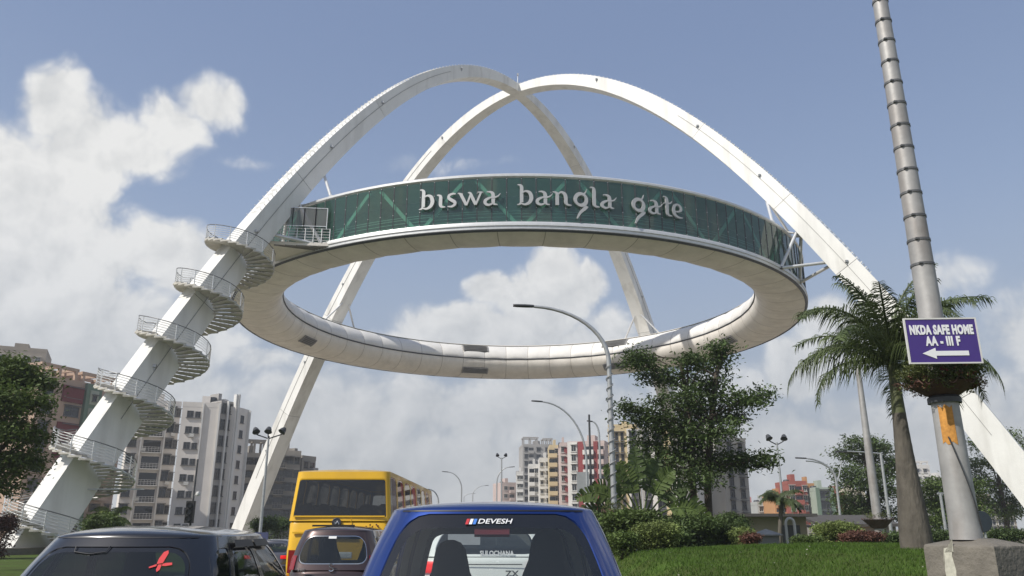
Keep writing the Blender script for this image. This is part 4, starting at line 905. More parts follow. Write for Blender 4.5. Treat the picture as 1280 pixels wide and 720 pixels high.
# travellers palm: a fan of big torn paddle leaves
YT = 28; p0 = at(800, 690, YT); tp = at(803, 655, YT); B0 = Vector((p0.x, YT, ground_z(YT)))
t = thing('travellers_palm', 'travellers palm with a fan of torn paddle leaves beside the tall lamp post', 'palm tree', tuple(B0)); b = MB(); T = tp - B0; b.tube([(0, 0, -.1), (T.x * .5, 0, T.z * .5), tuple(T)], [.2, .17, .16], 12); b.build('trunk', BARK, t, True)
rg = random.Random(8)
for k in range(15):
    a = R_(-82 + 164 * k / 14) + rg.uniform(-.05, .05); b = MB(); L1 = rg.uniform(1.0, 1.35); L2 = rg.uniform(1.15, 1.5); pts = []; dep = rg.uniform(-.25, .25)
    for i in range(9):
        s = i / 8; r = s * (L1 + L2); bend = a * (1 + .28 * s * s); pts.append(Vector((math.sin(bend) * r, dep * s + (-.1 * s), math.cos(bend) * r - .32 * s ** 3 * r * abs(math.sin(a)))))
    b.tube(pts, [.04 - .03 * i / 8 for i in range(9)], 6); n = 16
    for s in (-1, 1):
        for i in range(n):
            f0 = .44 + .56 * i / n; f1 = .44 + .56 * (i + .92) / n
            def P(f): j = min(int(f * 8), 7); return pts[j].lerp(pts[j + 1], f * 8 - j)
            q0, q1 = P(f0), P(f1); td = (q1 - q0).normalized(); sd = Vector((td.z, rg.uniform(-.3, .3), -td.x)).normalized() * s; w = .30 * math.sin(math.pi * min(1, .12 + .88 * (i + .5) / n)) ** .6 + .03
            dr = Vector((0, -.05, -.10 * w * rg.uniform(.3, 2.2))); tip = td * w * rg.uniform(.2, .55)
            b.add([q0, q1, q1 + sd * w + dr + tip, q0 + sd * w + dr * 1.2 + tip * .9], [(0, 1, 2, 3)])
    o = b.build('paddle_leaf', LEAF if k % 3 else LEAF2, t); o.location = T
# ------------------------------------------------------------------ poles and lamps
def arc_arm(b, base, top_z, reach, rise, r0, r1, n=12):
    pts = [Vector((0, 0, 0)), Vector((0, 0, top_z * .5)), Vector((0, 0, top_z))]; rs = [r0, (r0 * .6 + r1 * .4), r1 * 1.1]
    for i in range(1, n + 1):
        a = math.pi / 2 * i / n * .95; pts.append(Vector((reach * (1 - math.cos(a)), 0, top_z + rise * math.sin(a)))); rs.append(r1 * (1.1 - .4 * i / n))
    b.tube(pts, rs, 10); return pts[-1], (pts[-1] - pts[-2]).normalized()
def lamp_post(label, pb, elbow_y, tip, Y, r=.07, group='curved street lamps along the road', z=None):
    P = at(pb, 660, Y); gz = (lawn_z(P.x, Y) if (pb > 740 and Y < 44) else ground_z(Y)) if z is None else z
    E = at(pb, elbow_y, Y); Tp = at(tip[0], tip[1], Y); reach = Tp.x - E.x; t = thing('street_lamp', label, 'street lamp', (E.x, Y, gz), 0, group)
    b = MB(); end, d = arc_arm(b, None, E.z - gz, reach, Tp.z - E.z, r * 1.35, r); b.build('pole', STEEL, t, True)
    s = 1 if reach > 0 else -1; q = MB(); L = min(.75, abs(reach) * .35 + .25); h = .055
    q.grid([[(end.x + s * L * u, dy * w, end.z + dz + d.z * L * u * .4) for dy, dz in ((-.1, 0), (-.06, h), (.06, h), (.1, 0), (.06, -h * .6), (-.06, -h * .6))] for u, w in ((0, .3), (.1, .8), (.4, 1.2), (.8, 1.1), (1, .5))], 0, True); q.build('lamp_head', DARKMETAL, t, True)
    return t, E, gz
t, E, gz = lamp_post('tall street lamp wound with a light string in front of the travellers palm', 761, 452, (660, 383), 27, .075)
b = MB(); H = E.z - gz
b.tube([(.115 * math.cos(a * .5), .115 * math.sin(a * .5), .5 + (H - .6) * a / 200) for a in range(200)], .018, 4); b.build('light_string', mat('light_string_grey', (.25, .25, .25), .6), t)
b = MB(); b.box((0.05, 0, .25), (.42, .42, .5)); b.build('footing', CONCRETE, t); b = MB(); b.box((.3, -.1, .22), (.16, .3, .42)); b.build('control_box', mat('faded_blue_box', (.14, .24, .32), .6), t)
def pot(t, z, R, h, seed, cnt=500, flowers=True, ph=None, pw=1.0):
    ph = ph or h * .7
    b = MB(); b.lathe([(R * .3, -h), (R * .5, -h * .85), (R * .8, -h * .4), (R, -h * .12), (R * .93, -h * .12), (R * .8, -h * .25), (.01, -h * .3)], 28, c=(0, 0, z)); o = b.build('planter_bowl', mat('planter_brown', (.085, .045, .035), .85, var=.35, scale=8), t, True)
    b = MB()
    for k in range(10): a = k * .628; b.tube([(R * 1.01 * math.cos(a + i * .07), R * 1.01 * math.sin(a + i * .07), z - .03 - .05 * math.sin(i * .9)) for i in range(9)], .008, 4)
    b.build('planter_scroll', mat('planter_scroll_pink', (.12, .065, .05), .8), o)
    leafmesh('planter_plant', [((0, 0, z + ph * .5), (R * pw, R * pw, ph * .52), cnt)], max(.05, R * .09), mat('dry_green_plant', (.115, .135, .04), .8, var=.4, scale=5, trans=.2), t, seed, clump=R * .1)['kind'] = 'stuff'
    leafmesh('planter_plant', [((0, 0, z + ph * .02), (R * 1.03 * pw, R * 1.06 * pw, ph * .45), cnt // 4)], max(.045, R * .08), LEAFR, t, seed + 1, clump=R * .1)['kind'] = 'stuff'
    leafmesh('planter_plant', [((0, 0, z + ph * .08), (R * 1.02 * pw, R * 1.02 * pw, ph * .42), cnt // 2)], max(.05, R * .09), mat('dry_green_plant', (.115, .135, .04)), t, seed + 3, clump=R * .1)['kind'] = 'stuff'
    if flowers: leafmesh('flower', [((0, 0, z + ph * .3), (R * 1.02, R * 1.02, ph * .5), cnt // 14)], R * .07, mat('crimson_flower', (.45, .02, .07), .7), t, seed + 2, clump=R * .05)['kind'] = 'stuff'
pot(t, at(761, 637, 27).z - gz, .42, .4, 61, 350, False)
lamp_post('shorter street lamp arching left over the red striped block', 733, 575, (674, 502), 52)
lamp_post('distant street lamp arching left above the blue car roof', 577, 612, (559, 590), 95)
lamp_post('distant street lamp arching right beside the twin floodlight mast', 621, 604, (637, 584), 98)
lamp_post('far street lamp arching right over the road end', 591, 619, (607, 607), 150)
lamp_post('farthest small street lamp arching right over the road end', 580, 622, (591, 617), 190)
lamp_post('street lamp arching left just above the rear end of the bus', 548, 628, (536, 612), 80)
lamp_post('short lamp post with a flat hooked head in front of the cream yellow block', 749, 545, (740, 527), 60)
t, E, gz = lamp_post('double armed street lamp in front of the sage green house', 1045, 600, (1005, 573), 55)
b = MB(); Tz = E.z - gz; b.tube([(0, 0, Tz)] + [(-1.6 * (1 - math.cos(a)), 0, Tz + 1.25 * math.sin(a)) for a in (.3, .7, 1.1, 1.5)] + [(-1.9, 0, Tz + 1.27)], .05, 8); b.tube([(0, 0, Tz - .3), (.25, 0, Tz + .3), (.55, 0, Tz + 1.3)], .045, 8); b.build('side_arm', STEEL, t, True)
def mast(label, px, py_top, Y, heads, r=.07, group='floodlight masts', board=False):
    P = at(px, py_top, Y); gz = ground_z(Y); t = thing('floodlight_mast', label, 'light mast', (P.x, Y, gz), 0, group); H = P.z - gz
    b = MB(); b.tube([(0, 0, 0), (0, 0, H * .5), (0, 0, H)], [r * 1.5, r * 1.1, r * .8], 10); b.build('pole', STEEL, t, True)
    for i in range(heads):
        u = (i - (heads - 1) / 2); x = u * (.95 if heads == 2 else .75); b = MB(); yy_ = -.15 if heads == 3 and i == 1 else 0
        b.tube([(0, 0, H - .15), (x * .8, yy_, H + .05), (x, yy_, H + .12)], .035, 6)
        M = Matrix.Translation((x, yy_, H + .28)) @ Matrix.Rotation(u * .5, 4, 'Y') @ Matrix.Rotation(R_(150), 4, 'X'); q = MB(); q.lathe([(.01, -.24), (.10, -.22), (.16, -.1), (.2, .06), (.22, .08), (.2, .09), (.01, .09)], 16); q.v = [tuple(M @ Vector(v)) for v in q.v]
        b.add(q.v, q.f); b.build('floodlight', DARKMETAL, t, True)
    if board: b = MB(); b.box((0, -.16, 1.35), (1.0, .08, .55)); b.build('sign_board', mat('small_board_blue', (.05, .06, .14), .6), t); b = MB(); b.box((0, -.2, .75), (.85, .5, .3)); b.build('planter_box', DARKMETAL, t)
    return t
mast('triple floodlight mast in front of the left rear leg', 336, 545, 45, 3, board=True)
mast('twin floodlight mast in the distance left of the beige far block', 627, 572, 92, 2, .09)
mast('twin floodlight mast right of the big dark tree', 971, 553, 50, 2)
P = at(238, 655, 48); gz = ground_z(48); t = thing('traffic_signal', 'black traffic signal with a thin camera pole in front of the pale tower', 'traffic light', (P.x, 48, gz)); H = at(242, 574, 48).z - gz
b = MB(); b.tube([(0, 0, 0), (0, 0, H)], [.07, .05], 8); b.build('pole', DARKMETAL, t, True); h = at(238, 640, 48).z - gz; b = MB(); b.box((-.05, -.14, h), (.45, .3, 1.25)); b.build('signal_head', mat('signal_black', (.012, .012, .012), .6), t)
b = MB(); h2 = at(238, 617, 48).z - gz; b.tube([(0, 0, h2 - .2), (.15, 0, h2)], .025, 6); b.lathe([(.01, .12), (.09, .1), (.13, 0), (.1, -.1), (.01, -.14)], 14, c=(.25, 0, h2)); b.build('camera_dome', FINM, t, True)
for i, dz in enumerate((.38, 0, -.38)): b = MB(); b.lathe([(.01, 0), (.13, 0), (.15, -.04), (.15, .1)], 14); M = Matrix.Translation((-.05, -.31, h + dz)) @ Matrix.Rotation(R_(90), 4, 'X'); b.v = [tuple(M @ Vector(v)) for v in b.v]; b.build('signal_lens', DARKMETAL, t)
P = at(187, 655, 60); gz = ground_z(60)
# billboard back on its post
P = at(729, 604, 56); gz = ground_z(56); t = thing('billboard', 'blank grey billboard on a post in front of the red striped block', 'billboard', (P.x + .5, 56, gz)); b = MB(); b.box((-.5, 0, P.z - gz), (.85, .12, 1.5)); b.build('board', mat('board_grey', (.30, .31, .31), .7), t); b = MB(); b.tube([(.05, .1, 0), (.05, .1, at(738, 518, 56).z - gz)], [.1, .07], 8); b.build('post', DARKMETAL, t, True)
# monopole with sign on a concrete block
YM = 12.3; PB = at(1208, 672, YM); gzm = lawn_z(PB.x, YM); zb = PB.z
t = thing('concrete_block', 'square weathered concrete block under the big grey pole', 'concrete base', (PB.x + .16, YM, gzm - .1)); a = R_(30); hs = .53; zz = zb - .10 - gzm + .1
cs = [Vector((math.cos(a) * i * hs - math.sin(a) * j * hs, math.sin(a) * i * hs + math.cos(a) * j * hs, 0)) for i, j in ((-1, -1), (1, -1), (1, 1), (-1, 1))]
b = MB(); rows = []
for q, z in ((1.0, 0), (1.0, zz - .05), (.985, zz - .015), (.95, zz), (.6, zz + .05), (.36, zz + .085), (.02, zz + .09)):
    ring = []
    for k in range(4):
        for i in range(6): ring.append(cs[k].lerp(cs[(k + 1) % 4], i / 6) * q + Vector((0, 0, z + .006 * math.sin(k * 5 + i * 2.3))))
    rows.append(ring)
b.grid(rows, 0, True); b.build('block', CONCRETE, t, True)
b = MB(); M = Matrix.Rotation(a - math.pi / 2, 4, 'Z') @ Matrix.Translation((0, -hs - .004, 0)); lf = []
poly = [(.05, .0), (.16, .02), (.2, .3), (.17, .5), (.21, .75), (.2, zz - .1), (.14, zz - .03), (.06, zz - .05), (.02, zz - .3), (.06, .55), (.03, .3)]
b.prism([(x - .27, z) for x, z in poly], .004, M=M); b.build('whitewash_patch', mat('whitewash', (.48, .46, .38), .9, var=.25, scale=8), t)
mp = thing('monopole', 'big grey steel pole with strap bands rising from the concrete block', 'pole', (PB.x, YM, zb - .03)); Ht = 12.5
def rp(z): return .215 - .0095 * z
b = MB(); n = 40; b.tube([(0, 0, Ht * i / n) for i in range(n + 1)], [rp(Ht * i / n) + (.012 if i == 0 else 0) for i in range(n + 1)], 28); b.build('pole', mat('weathered_zinc_pole', (.36, .35, .335), .55, metal=.25, var=.16, scale=2.5, bump=.08, bscale=8, streak=(3.0, .75, (1, 1, .22), (.17, .13, .10))), mp, True)
z = at(1150, 330, YM).z - zb
while z < Ht:
    b = MB(); r = rp(z) + .004; b.lathe([(r - .01, -.02), (r + .008, -.02), (r + .008, .02), (r - .01, .02)], 24, c=(0, 0, z)); b.box((-r * .6, -r * .85, z), (.05, .05, .03)); b.build('strap_band', mat('strap_grey', (.13, .13, .13), .5, metal=.4), mp, True); z += .425
b = MB(); zc = at(1180, 545, YM).z - zb; b.tube([(math.sin(-.6 + 1.5 * i / 12) * (rp(0) + .012), -math.cos(-.6 + 1.5 * i / 12) * (rp(0) + .012), zc * (1 - i / 13)) for i in range(13)], .011, 5); b.build('loose_cable', DARKMETAL, mp, True)
b = MB(); z1, z0 = at(1180, 507, YM).z - zb, at(1180, 553, YM).z - zb
rows = []
for i in range(7):
    th = -1.05 + 1.0 * i / 6; rows.append([((rp(z) + .006) * math.sin(th), -(rp(z) + .006) * math.cos(th), z) for z in [z0 + (z1 - z0) * k / 8 + .03 * math.sin(i * 1.9 + k) * (k in (0, 8)) for k in range(9)]])
b.grid(rows); b.build('orange_poster', mat('torn_orange_poster', (.50, .23, .045), .8, var=.35, scale=9), mp)
zp = at(1186, 479, YM).z; pl = thing('hanging_planter', 'round planter of dry flowers clamped round the big pole under the sign', 'planter', (PB.x, YM, zp)); pot(pl, 0, .50, .22, 64, 8500, True, .40, 1.24)
b = MB(); b.lathe([(rp(2.4) + .005, -.3), (rp(2.4) + .05, -.32), (rp(2.4) + .05, -.24), (rp(2.4) + .005, -.2)], 20); b.build('collar', DARKMETAL, pl, True)
YS = 11.62; c = at(1178, 426, YS); sg = thing('direction_sign', 'purple sign reading NKDA SAFE HOME with a white left arrow', 'sign', (c.x, YS, c.z), R_(-3)); k = YS * .985 / FPX; SWd, SH = 90 * k, 59 * k
tilt = -PITCH * .35
b = MB(); b.box((0, 0, 0), (SWd, .025, SH)); bd = b.build('board', mat('purple_sign_face', (.055, .028, .19), .35, var=.06), sg)
b = MB()
for (cc, d) in (((0, -.003, SH / 2), (SWd + .03, .034, .022)), ((0, -.003, -SH / 2), (SWd + .03, .034, .022)), ((-SWd / 2 - .004, -.003, 0), (.022, .034, SH - .022)), ((SWd / 2 + .004, -.003, 0), (.022, .034, SH - .022))): b.box(cc, d)
b.build('sign_rim', FINM, sg)
SW_ = mat('sign_white_vinyl', (.78, .78, .78), .5, var=.03)
m = text_mesh('sign_text', 'NKDA SAFE HOME', .19, SW_, .003, .0108, .55, 0, 1.10); link('sign_text', m, sg, (0, -.018, SH * .235))
m = text_mesh('sign_text', 'AA - III F', .19, SW_, .003, .0095, .62, 0, 1.12); link('sign_text', m, sg, (0, -.018, SH * -.02))
b = MB(); x0, x1, zc_, hh = -SWd * .315, SWd * .335, -SH * .285, .036
b.prism([(x0, zc_), (x0 + .2, zc_ - .085), (x0 + .2, zc_ - hh), (x1, zc_ - hh), (x1, zc_ + hh), (x0 + .2, zc_ + hh), (x0 + .2, zc_ + .085)], .006, M=Matrix.Translation((0, -.021, 0))); b.build('sign_arrow', SW_, sg)
b = MB()
for z in (SH * .3, -SH * .3): b.box((.28, .24, z), (.06, .46, .04))
b.build('sign_bracket', STEEL, sg)
# second monopole further back with its planter, and a lamp with a straight arm
P = at(1101, 680, 40); g2 = lawn_z(P.x, 40); t = thing('monopole', 'thin grey pole with a planter ring standing left of the royal palm', 'pole', (P.x, 40, g2 - .1)); H = at(1080, 485, 40).z - g2
b = MB(); b.tube([(0, 0, 0), (0, 0, 4), (0, 0, H + 1.2)], [.24, .2, .12], 16); b.build('pole', MATS['weathered_zinc_pole'], t, True); pot(t, at(1096, 645, 40).z - g2, .72, .5, 67, 500, False)
P = at(1116, 680, 44); g2 = ground_z(44); t = thing('street_lamp', 'slim lamp post with a straight horizontal arm beside the royal palm', 'street lamp', (P.x, 44, g2), 0, 'curved street lamps along the road'); H = at(1104, 566, 44).z - g2; Lr = (at(1104, 566, 44) - at(1060, 563, 44)).x
b = MB(); b.tube([(0, 0, 0), (0, 0, H)], [.1, .065], 10); b.tube([(0, 0, H - .05), (-Lr * .6, 0, H + .05), (-Lr, 0, H + .08)], .04, 8); b.build('pole', STEEL, t, True); b = MB(); b.box((-Lr - .25, 0, H + .07), (.6, .2, .09)); b.build('lamp_head', DARKMETAL, t)
for k, (px, py, Y) in enumerate(((1157, 607, 44), (1182, 617, 42))):
    P = at(px + 3, 680, Y); g2 = ground_z(Y); t = thing('grey_post', ['thin grey post just right of the royal palm trunk', 'thin grey post just left of the big pole'][k], 'post', (P.x, Y, g2), 0, 'thin posts behind the lawn'); H = at(px, py, Y).z - g2; b = MB(); b.tube([(0, 0, 0), (0, 0, H)], [.09, .07], 8); b.tube([(-.15, 0, H), (.15, 0, H)], .05, 6); b.build('post', STEEL, t, True)
P = at(1226, 652, 24); g2 = lawn_z(P.x, 24); t = thing('traffic_sign', 'round dark traffic sign seen from behind right of the big pole', 'sign', (P.x, 24, g2 - .1)); h = P.z - g2 + .1
b = MB(); b.lathe([(.01, 0), (.29, 0), (.3, .015), (.29, .03), (.01, .03)], 28); M = Matrix.Translation((0, -.05, h)) @ Matrix.Rotation(R_(80), 4, 'Z') @ Matrix.Rotation(R_(90), 4, 'X') if False else Matrix.Translation((0, -.04, h)) @ Matrix.Rotation(R_(90), 4, 'X'); b.v = [tuple(M @ Vector(v)) for v in b.v]; b.build('sign_disc', mat('sign_back_dark', (.025, .035, .045), .6), t); b = MB(); b.tube([(.08, 0, 0), (.05, 0, h + .25)], .035, 8); b.build('post', STEEL, t, True)
# ------------------------------------------------------------------ vehicles
TYRE = mat('tyre_rubber', (.015, .015, .015), .9); RIMM = mat('wheel_alloy', (.4, .4, .4), .35, metal=.7); TRIM = mat('black_trim', (.012, .012, .013), .45); CABIN = mat('cabin_dark', (.016, .016, .018), .9); SEATM = mat('seat_cloth_black', (.011, .011, .013), .95)
REDL = mat('tail_lamp_red', (.22, .006, .006), .15, coat=.6); AMB = mat('amber_lamp', (.6, .2, .01), .2, coat=.5); WLAMP = mat('reversing_lamp', (.6, .58, .55), .2, coat=.5); CHROME = mat('chrome', (.6, .6, .6), .15, metal=1.0); PLATE = mat('number_plate_white', (.7, .7, .68), .5)
FRIT = mat('black_glass_border', (.012, .013, .015), .08, coat=.5)
BRAKE = bpy.data.materials.new('brake_lamp_lit'); BRAKE.use_nodes = True; _b = BRAKE.node_tree.nodes['Principled BSDF']; _b.inputs['Base Color'].default_value = (.6, .01, .01, 1); _b.inputs['Emission Color'].default_value = (1, .02, .02, 1); _b.inputs['Emission Strength'].default_value = .5
def paint(name, c, metal=.5, rough=.28): return mat(name, c, rough, metal=metal, var=.03, scale=2, coat=1.0)
class Shell:
    def __init__(s, **k): s.__dict__.update(k)
    def per(s, k, u, w, y0, y1, rc, bow):
        n = ((0, -1), (1, 0), (0, 1), (-1, 0))[k]; t = ((1, 0), (0, 1), (-1, 0), (0, -1))[k]; a = .13 if k % 2 == 0 else .06
        cn = [(-w + rc, y0 + rc), (w - rc, y0 + rc), (w - rc, y1 - rc), (-w + rc, y1 - rc)]; A = cn[k]; B = cn[(k + 1) % 4]
        if u < a: g = -math.pi / 4 * (1 - u / a); c = A
        elif u > 1 - a: g = math.pi / 4 * (u - 1 + a) / a; c = B
        else: g = 0; f = (u - a) / (1 - 2 * a); c = (A[0] + (B[0] - A[0]) * f, A[1] + (B[1] - A[1]) * f)
        bw = (s.bow if k % 2 == 0 else .02) * (1 - (2 * u - 1) ** 2) * bow
        return c[0] + n[0] * (rc * math.cos(g) + bw) + t[0] * rc * math.sin(g), c[1] + n[1] * (rc * math.cos(g) + bw) + t[1] * rc * math.sin(g)
    def S(s, k, u, v):
        w = s.wb + (s.wr - s.wb) * v + s.bulge * math.sin(math.pi * v); y0 = s.yb0 + (s.yr0 - s.yb0) * v; y1 = s.yb1 + (s.yr1 - s.yb1) * v
        x, y = s.per(k, u, w, y0, y1, s.rc, 1.0); return Vector((x, y, s.zb + (s.zr - s.zb) * v))
    def N(s, k, u, v):
        e = .01; a = s.S(k, min(u + e, 1), v) - s.S(k, max(u - e, 0), v); c = s.S(k, u, min(v + e, 1)) - s.S(k, u, max(v - e, 0)); return a.cross(c).normalized()
def rrect(n, u0, u1, v0, v1, ru, rv):
    """n points round a rounded rectangle and the matching points of the unit square"""
    o = []; q = []
    for i in range(n):
        p = 4 * i / n; k = int(p); f = p - k
        sx, sy = ((2 * f - 1, -1), (1, 2 * f - 1), (1 - 2 * f, 1), (-1, 1 - 2 * f))[k]; q.append((sx, sy))
        x, y = sx * (u1 - u0) / 2, sy * (v1 - v0) / 2; hx, hy = (u1 - u0) / 2 - ru, (v1 - v0) / 2 - rv
        if abs(x) > hx and abs(y) > hy:
            a, b_ = (abs(x) - hx) / ru, (abs(y) - hy) / rv; m = max(a, b_); l = math.hypot(a, b_); g = m / l if l > 0 else 1
            x = math.copysign(hx + a * g * ru, x); y = math.copysign(hy + b_ * g * rv, y)
        o.append(((u0 + u1) / 2 + x, (v0 + v1) / 2 + y))
    return o, q
def car(label, loc, rz, pm, L=3.5, W=1.56, H=1.55, zb=.92, wb=.72, wr=.58, rear=.12, rake=.22, cowl=.95, wsr=.7, hood=.16, rise=.10, rc=.2, bow=.07, gl=None, rearwin=(.09, .91, .1, .86, .09, .2), side=((.04, .2), (.24, .55), (.6, .93)), sv=(.1, .84), frontwin=(.08, .92, .06, .9, .06, .12), frit=.022, mirror=True, rooftop=None, cat='car', name='parked_car', tails='v', seats=((-.36, .55), (.36, .55)), lit=False, wheels=.28, zwheel=None, sill=.22, body_rc=.3, extra=None, back_seat=True, group='cars waiting in the traffic', bulge=.03, gframe=None, bump=True):
    t = thing(name, label, cat, loc, rz, group); gl = gl or glass('car_glass', (.45, .48, .47), .15, (.03, .035, .035))
    s = Shell(wb=wb, wr=wr, yb0=-L / 2 + rear, yr0=-L / 2 + rear + rake, yb1=L / 2 - cowl, yr1=L / 2 - cowl - wsr, zb=zb, zr=H - rise, rc=rc, bow=bow, bulge=bulge)
    # lower body
    b = MB(); U = [i / 18 for i in range(18)]
    def ring(z, ins, zt=True):
        r = []
        for k in range(4):
            for u in U:
                x, y = s.per(k, u, W / 2 - ins, -L / 2 + ins, L / 2 - ins, body_rc, 1.0); f = 1.0
                if y > s.yb1: f = 1 - hood * ((y - s.yb1) / max(.01, L / 2 - s.yb1)) ** 1.3
                r.append((x, y, sill + (z - sill) * f))
        return r
    b.grid([ring(z, i) for z, i in ((sill, .10), (sill + .06, .03), (sill + (zb - sill) * .3, .0), (sill + (zb - sill) * .55, .0), (sill + (zb - sill) * .62, .012), (zb - .06, .02), (zb - .015, .04), (zb, .075))], 0, True)
    top = ring(zb, .075); k = len(top); c = [Vector(p) for p in top]
    rows = [top] + [[(p[0] * q, (p[1] - 0) * q, p[2] + (1 - q) * .03) for p in top] for q in (.9, .7, .4, .02)]; b.grid(rows, 0, True)
    # greenhouse: pillars and frames round each window, then the roof
    wins = {0: [rearwin] if rearwin else [], 2: [frontwin] if frontwin else [], 1: [(a, c_, sv[0], sv[1], min(.05, (c_ - a) * .3), .14) for a, c_ in side]}
    wins[3] = [(1 - w[1], 1 - w[0], *w[2:]) for w in reversed(wins[1])]
    panes = []; tr_ = MB()
    for kf in range(4):
        ws = wins[kf]; eds = [0.0] + [(ws[i][1] + ws[i + 1][0]) / 2 for i in range(len(ws) - 1)] + [1.0]
        if not ws: b.grid([[s.S(kf, u / 20, v / 6) for v in range(7)] for u in range(21)]); continue
        for i, w in enumerate(ws):
            n = 64; o, q = rrect(n, *w); e0, e1 = eds[i], eds[i + 1]
            outer = [((e0 + e1) / 2 + sx * (e1 - e0) / 2, .5 + sy * .5) for sx, sy in q]
            rows = [[s.S(kf, a[0] + (c_[0] - a[0]) * f, a[1] + (c_[1] - a[1]) * f) for a, c_ in zip(outer, o)] for f in (0, .25, .5, .75, .94)]
            rows.append([s.S(kf, *p) - s.N(kf, *p) * .012 for p in o]); b.grid(rows, 0, True)
            panes.append((kf, w, o)); tr_.grid([[s.S(kf, a[0] + (c_[0] - a[0]) * f, max(.02, min(.97, a[1] + (c_[1] - a[1]) * f))) - s.N(kf, a[0] + (c_[0] - a[0]) * f, a[1] + (c_[1] - a[1]) * f) * .03 for a, c_ in zip(outer, o)] for f in (.12, .55, 1.0)], 0, True)
    P1 = [s.S(kf, u / 24, 1.0) for kf in range(4) for u in range(24)]; cy = (s.yr0 + s.yr1) / 2; rows = []
    for q in (1, .992, .975, .95, .91, .84, .7, .5, .25, .02): rows.append([(p.x * q, cy + (p.y - cy) * q, p.z + rise * (1 - q ** 3.2) ** .5 * (1 - .5 * (p.x * q / wr) ** 2)) for p in P1])
    if rooftop is None: b.grid(rows, 0, True)
    else:
        q = MB(); q.grid(rows, 0, True); q.build('roof', rooftop, t, True)
    b.build('body', pm, t, 50); tr_.build('pillar_trim', mat('interior_trim_grey', (.30, .30, .29), .8), t, True)
    b = MB(); b.grid([[(p[0] * .97, p[1] * .97, zb + .035 - .02) for p in [s.S(kf, u / 8, 0) for u in range(9)]] for kf in (0,)] and [[tuple(Vector((s.S(3, 1 - u / 8, 0).x * .96, s.S(3, 1 - u / 8, 0).y * .985, zb + .034))) , tuple(Vector((s.S(1, u / 8, 0).x * .96, s.S(1, u / 8, 0).y * .985, zb + .034)))] for u in range(9)]); b.build('cabin_floor', CABIN, t)
    q = MB(); q.grid([[(p[0] * .94, cy + (p[1] - cy) * .94, p[2] - .03) for p in r] for r in rows[2:]], 0, True); q.build('headliner', mat('headliner_grey', (.36, .36, .34), .9), t)
    for kf, w, o in panes:
        n = len(o); cu, cv = (w[0] + w[1]) / 2, (w[2] + w[3]) / 2; q = MB(); wd = (w[1] - w[0]) * (2 * s.wb if kf % 2 == 0 else L); ht = (w[3] - w[2]) * (s.zr - s.zb)
        fu, fv = 1 - 2 * frit / wd, 1 - 2 * frit / ht
        inn = [(cu + (u - cu) * fu, cv + (v - cv) * fv) for u, v in o]
        q.grid([[s.S(kf, *p) - s.N(kf, *p) * .006 for p in o], [s.S(kf, *p) - s.N(kf, *p) * .004 for p in inn]], 0, True); fr = q
        g = MB(); g.grid([[s.S(kf, cu + (u - cu) * f, cv + (v - cv) * f) - s.N(kf, cu + (u - cu) * f, cv + (v - cv) * f) * .004 for u, v in inn] for f in (1, .8, .6, .4, .2, .02)], 0, True)
        nm = ('rear_window', 'side_window', 'windscreen', 'side_window')[kf]; o_ = g.build(nm, gl if kf != 2 else glass('windscreen_glass', (.93, .95, .94), .02, (.05, .05, .05)), t, True); fr.build('window_border', gframe or FRIT, o_, True)
    # wheels
    zw = zwheel or wheels
    wx = W / 2 - .1
    for sx in (-1, 1):
        for y in (-L / 2 + L * .18, L / 2 - L * .19):
            b = MB(); prof = [(wheels * .6, -.09), (wheels * .93, -.09), (wheels, -.05), (wheels, .05), (wheels * .93, .09), (wheels * .6, .09)]; b.lathe(prof, 24); M = Matrix.Translation((sx * wx, y, wheels)) @ Matrix.Rotation(math.pi / 2, 4, 'Y'); b.v = [tuple(M @ Vector(v)) for v in b.v]; wo = b.build('wheel', TYRE, t, True)
            b = MB(); b.lathe([(.01, .05 * sx), (wheels * .2, .06 * sx), (wheels * .3, .03 * sx), (wheels * .55, .05 * sx), (wheels * .63, .085 * sx)], 20); b.v = [tuple(M @ Vector(v)) for v in b.v]; b.build('rim', RIMM, wo, True)
            b = MB(); b.lathe([(.02, 0), (wheels * 1.16, 0), (wheels * 1.18, .02)], 22); M2 = Matrix.Translation((sx * (W / 2 - .004), y, wheels + .03)) @ Matrix.Rotation(sx * math.pi / 2, 4, 'Y'); b.v = [tuple(M2 @ Vector(v)) for v in b.v]; b.build('wheel_arch', TRIM, t, True)
    def on(kf, u, z):
        x, y = s.per(kf, u, W / 2, -L / 2, L / 2, body_rc, 1.0); return Vector((x, y, z))
    def patch(name, kf, u0, u1, z0, z1, m, off=.012, v=False, n=8, par=None):
        b = MB(); rows = []
        for i in range(n + 1):
            u = u0 + (u1 - u0) * i / n
            if v: rows.append([s.S(kf, u, a) + s.N(kf, u, a) * off for a in [z0 + (z1 - z0) * j / 6 for j in range(7)]])
            else:
                p = on(kf, u, 0); p2 = on(kf, u + .01, 0) - on(kf, u - .01, 0); nn = Vector((p2.y, -p2.x, 0)).normalized(); rows.append([Vector((p.x, p.y, z)) + nn * (off * (1 if 0 < j < 6 else .1)) for j, z in enumerate([z0 + (z1 - z0) * j / 6 for j in range(7)])])
        b.grid(rows); return b.build(name, m, par or t, True)
    mid = sill + (zb - sill) * .5
    if cat == 'car': patch('hatch_seam', 0, .02, .98, .985, .997, TRIM, .002, True, n=24)
    if cat == 'car':
        for u in (.215, .575):
            for kf in (1, 3): patch('door_seam', kf, u if kf == 1 else 1 - u, (u if kf == 1 else 1 - u) + .004, .0, 1.0, TRIM, .003, True, n=1)
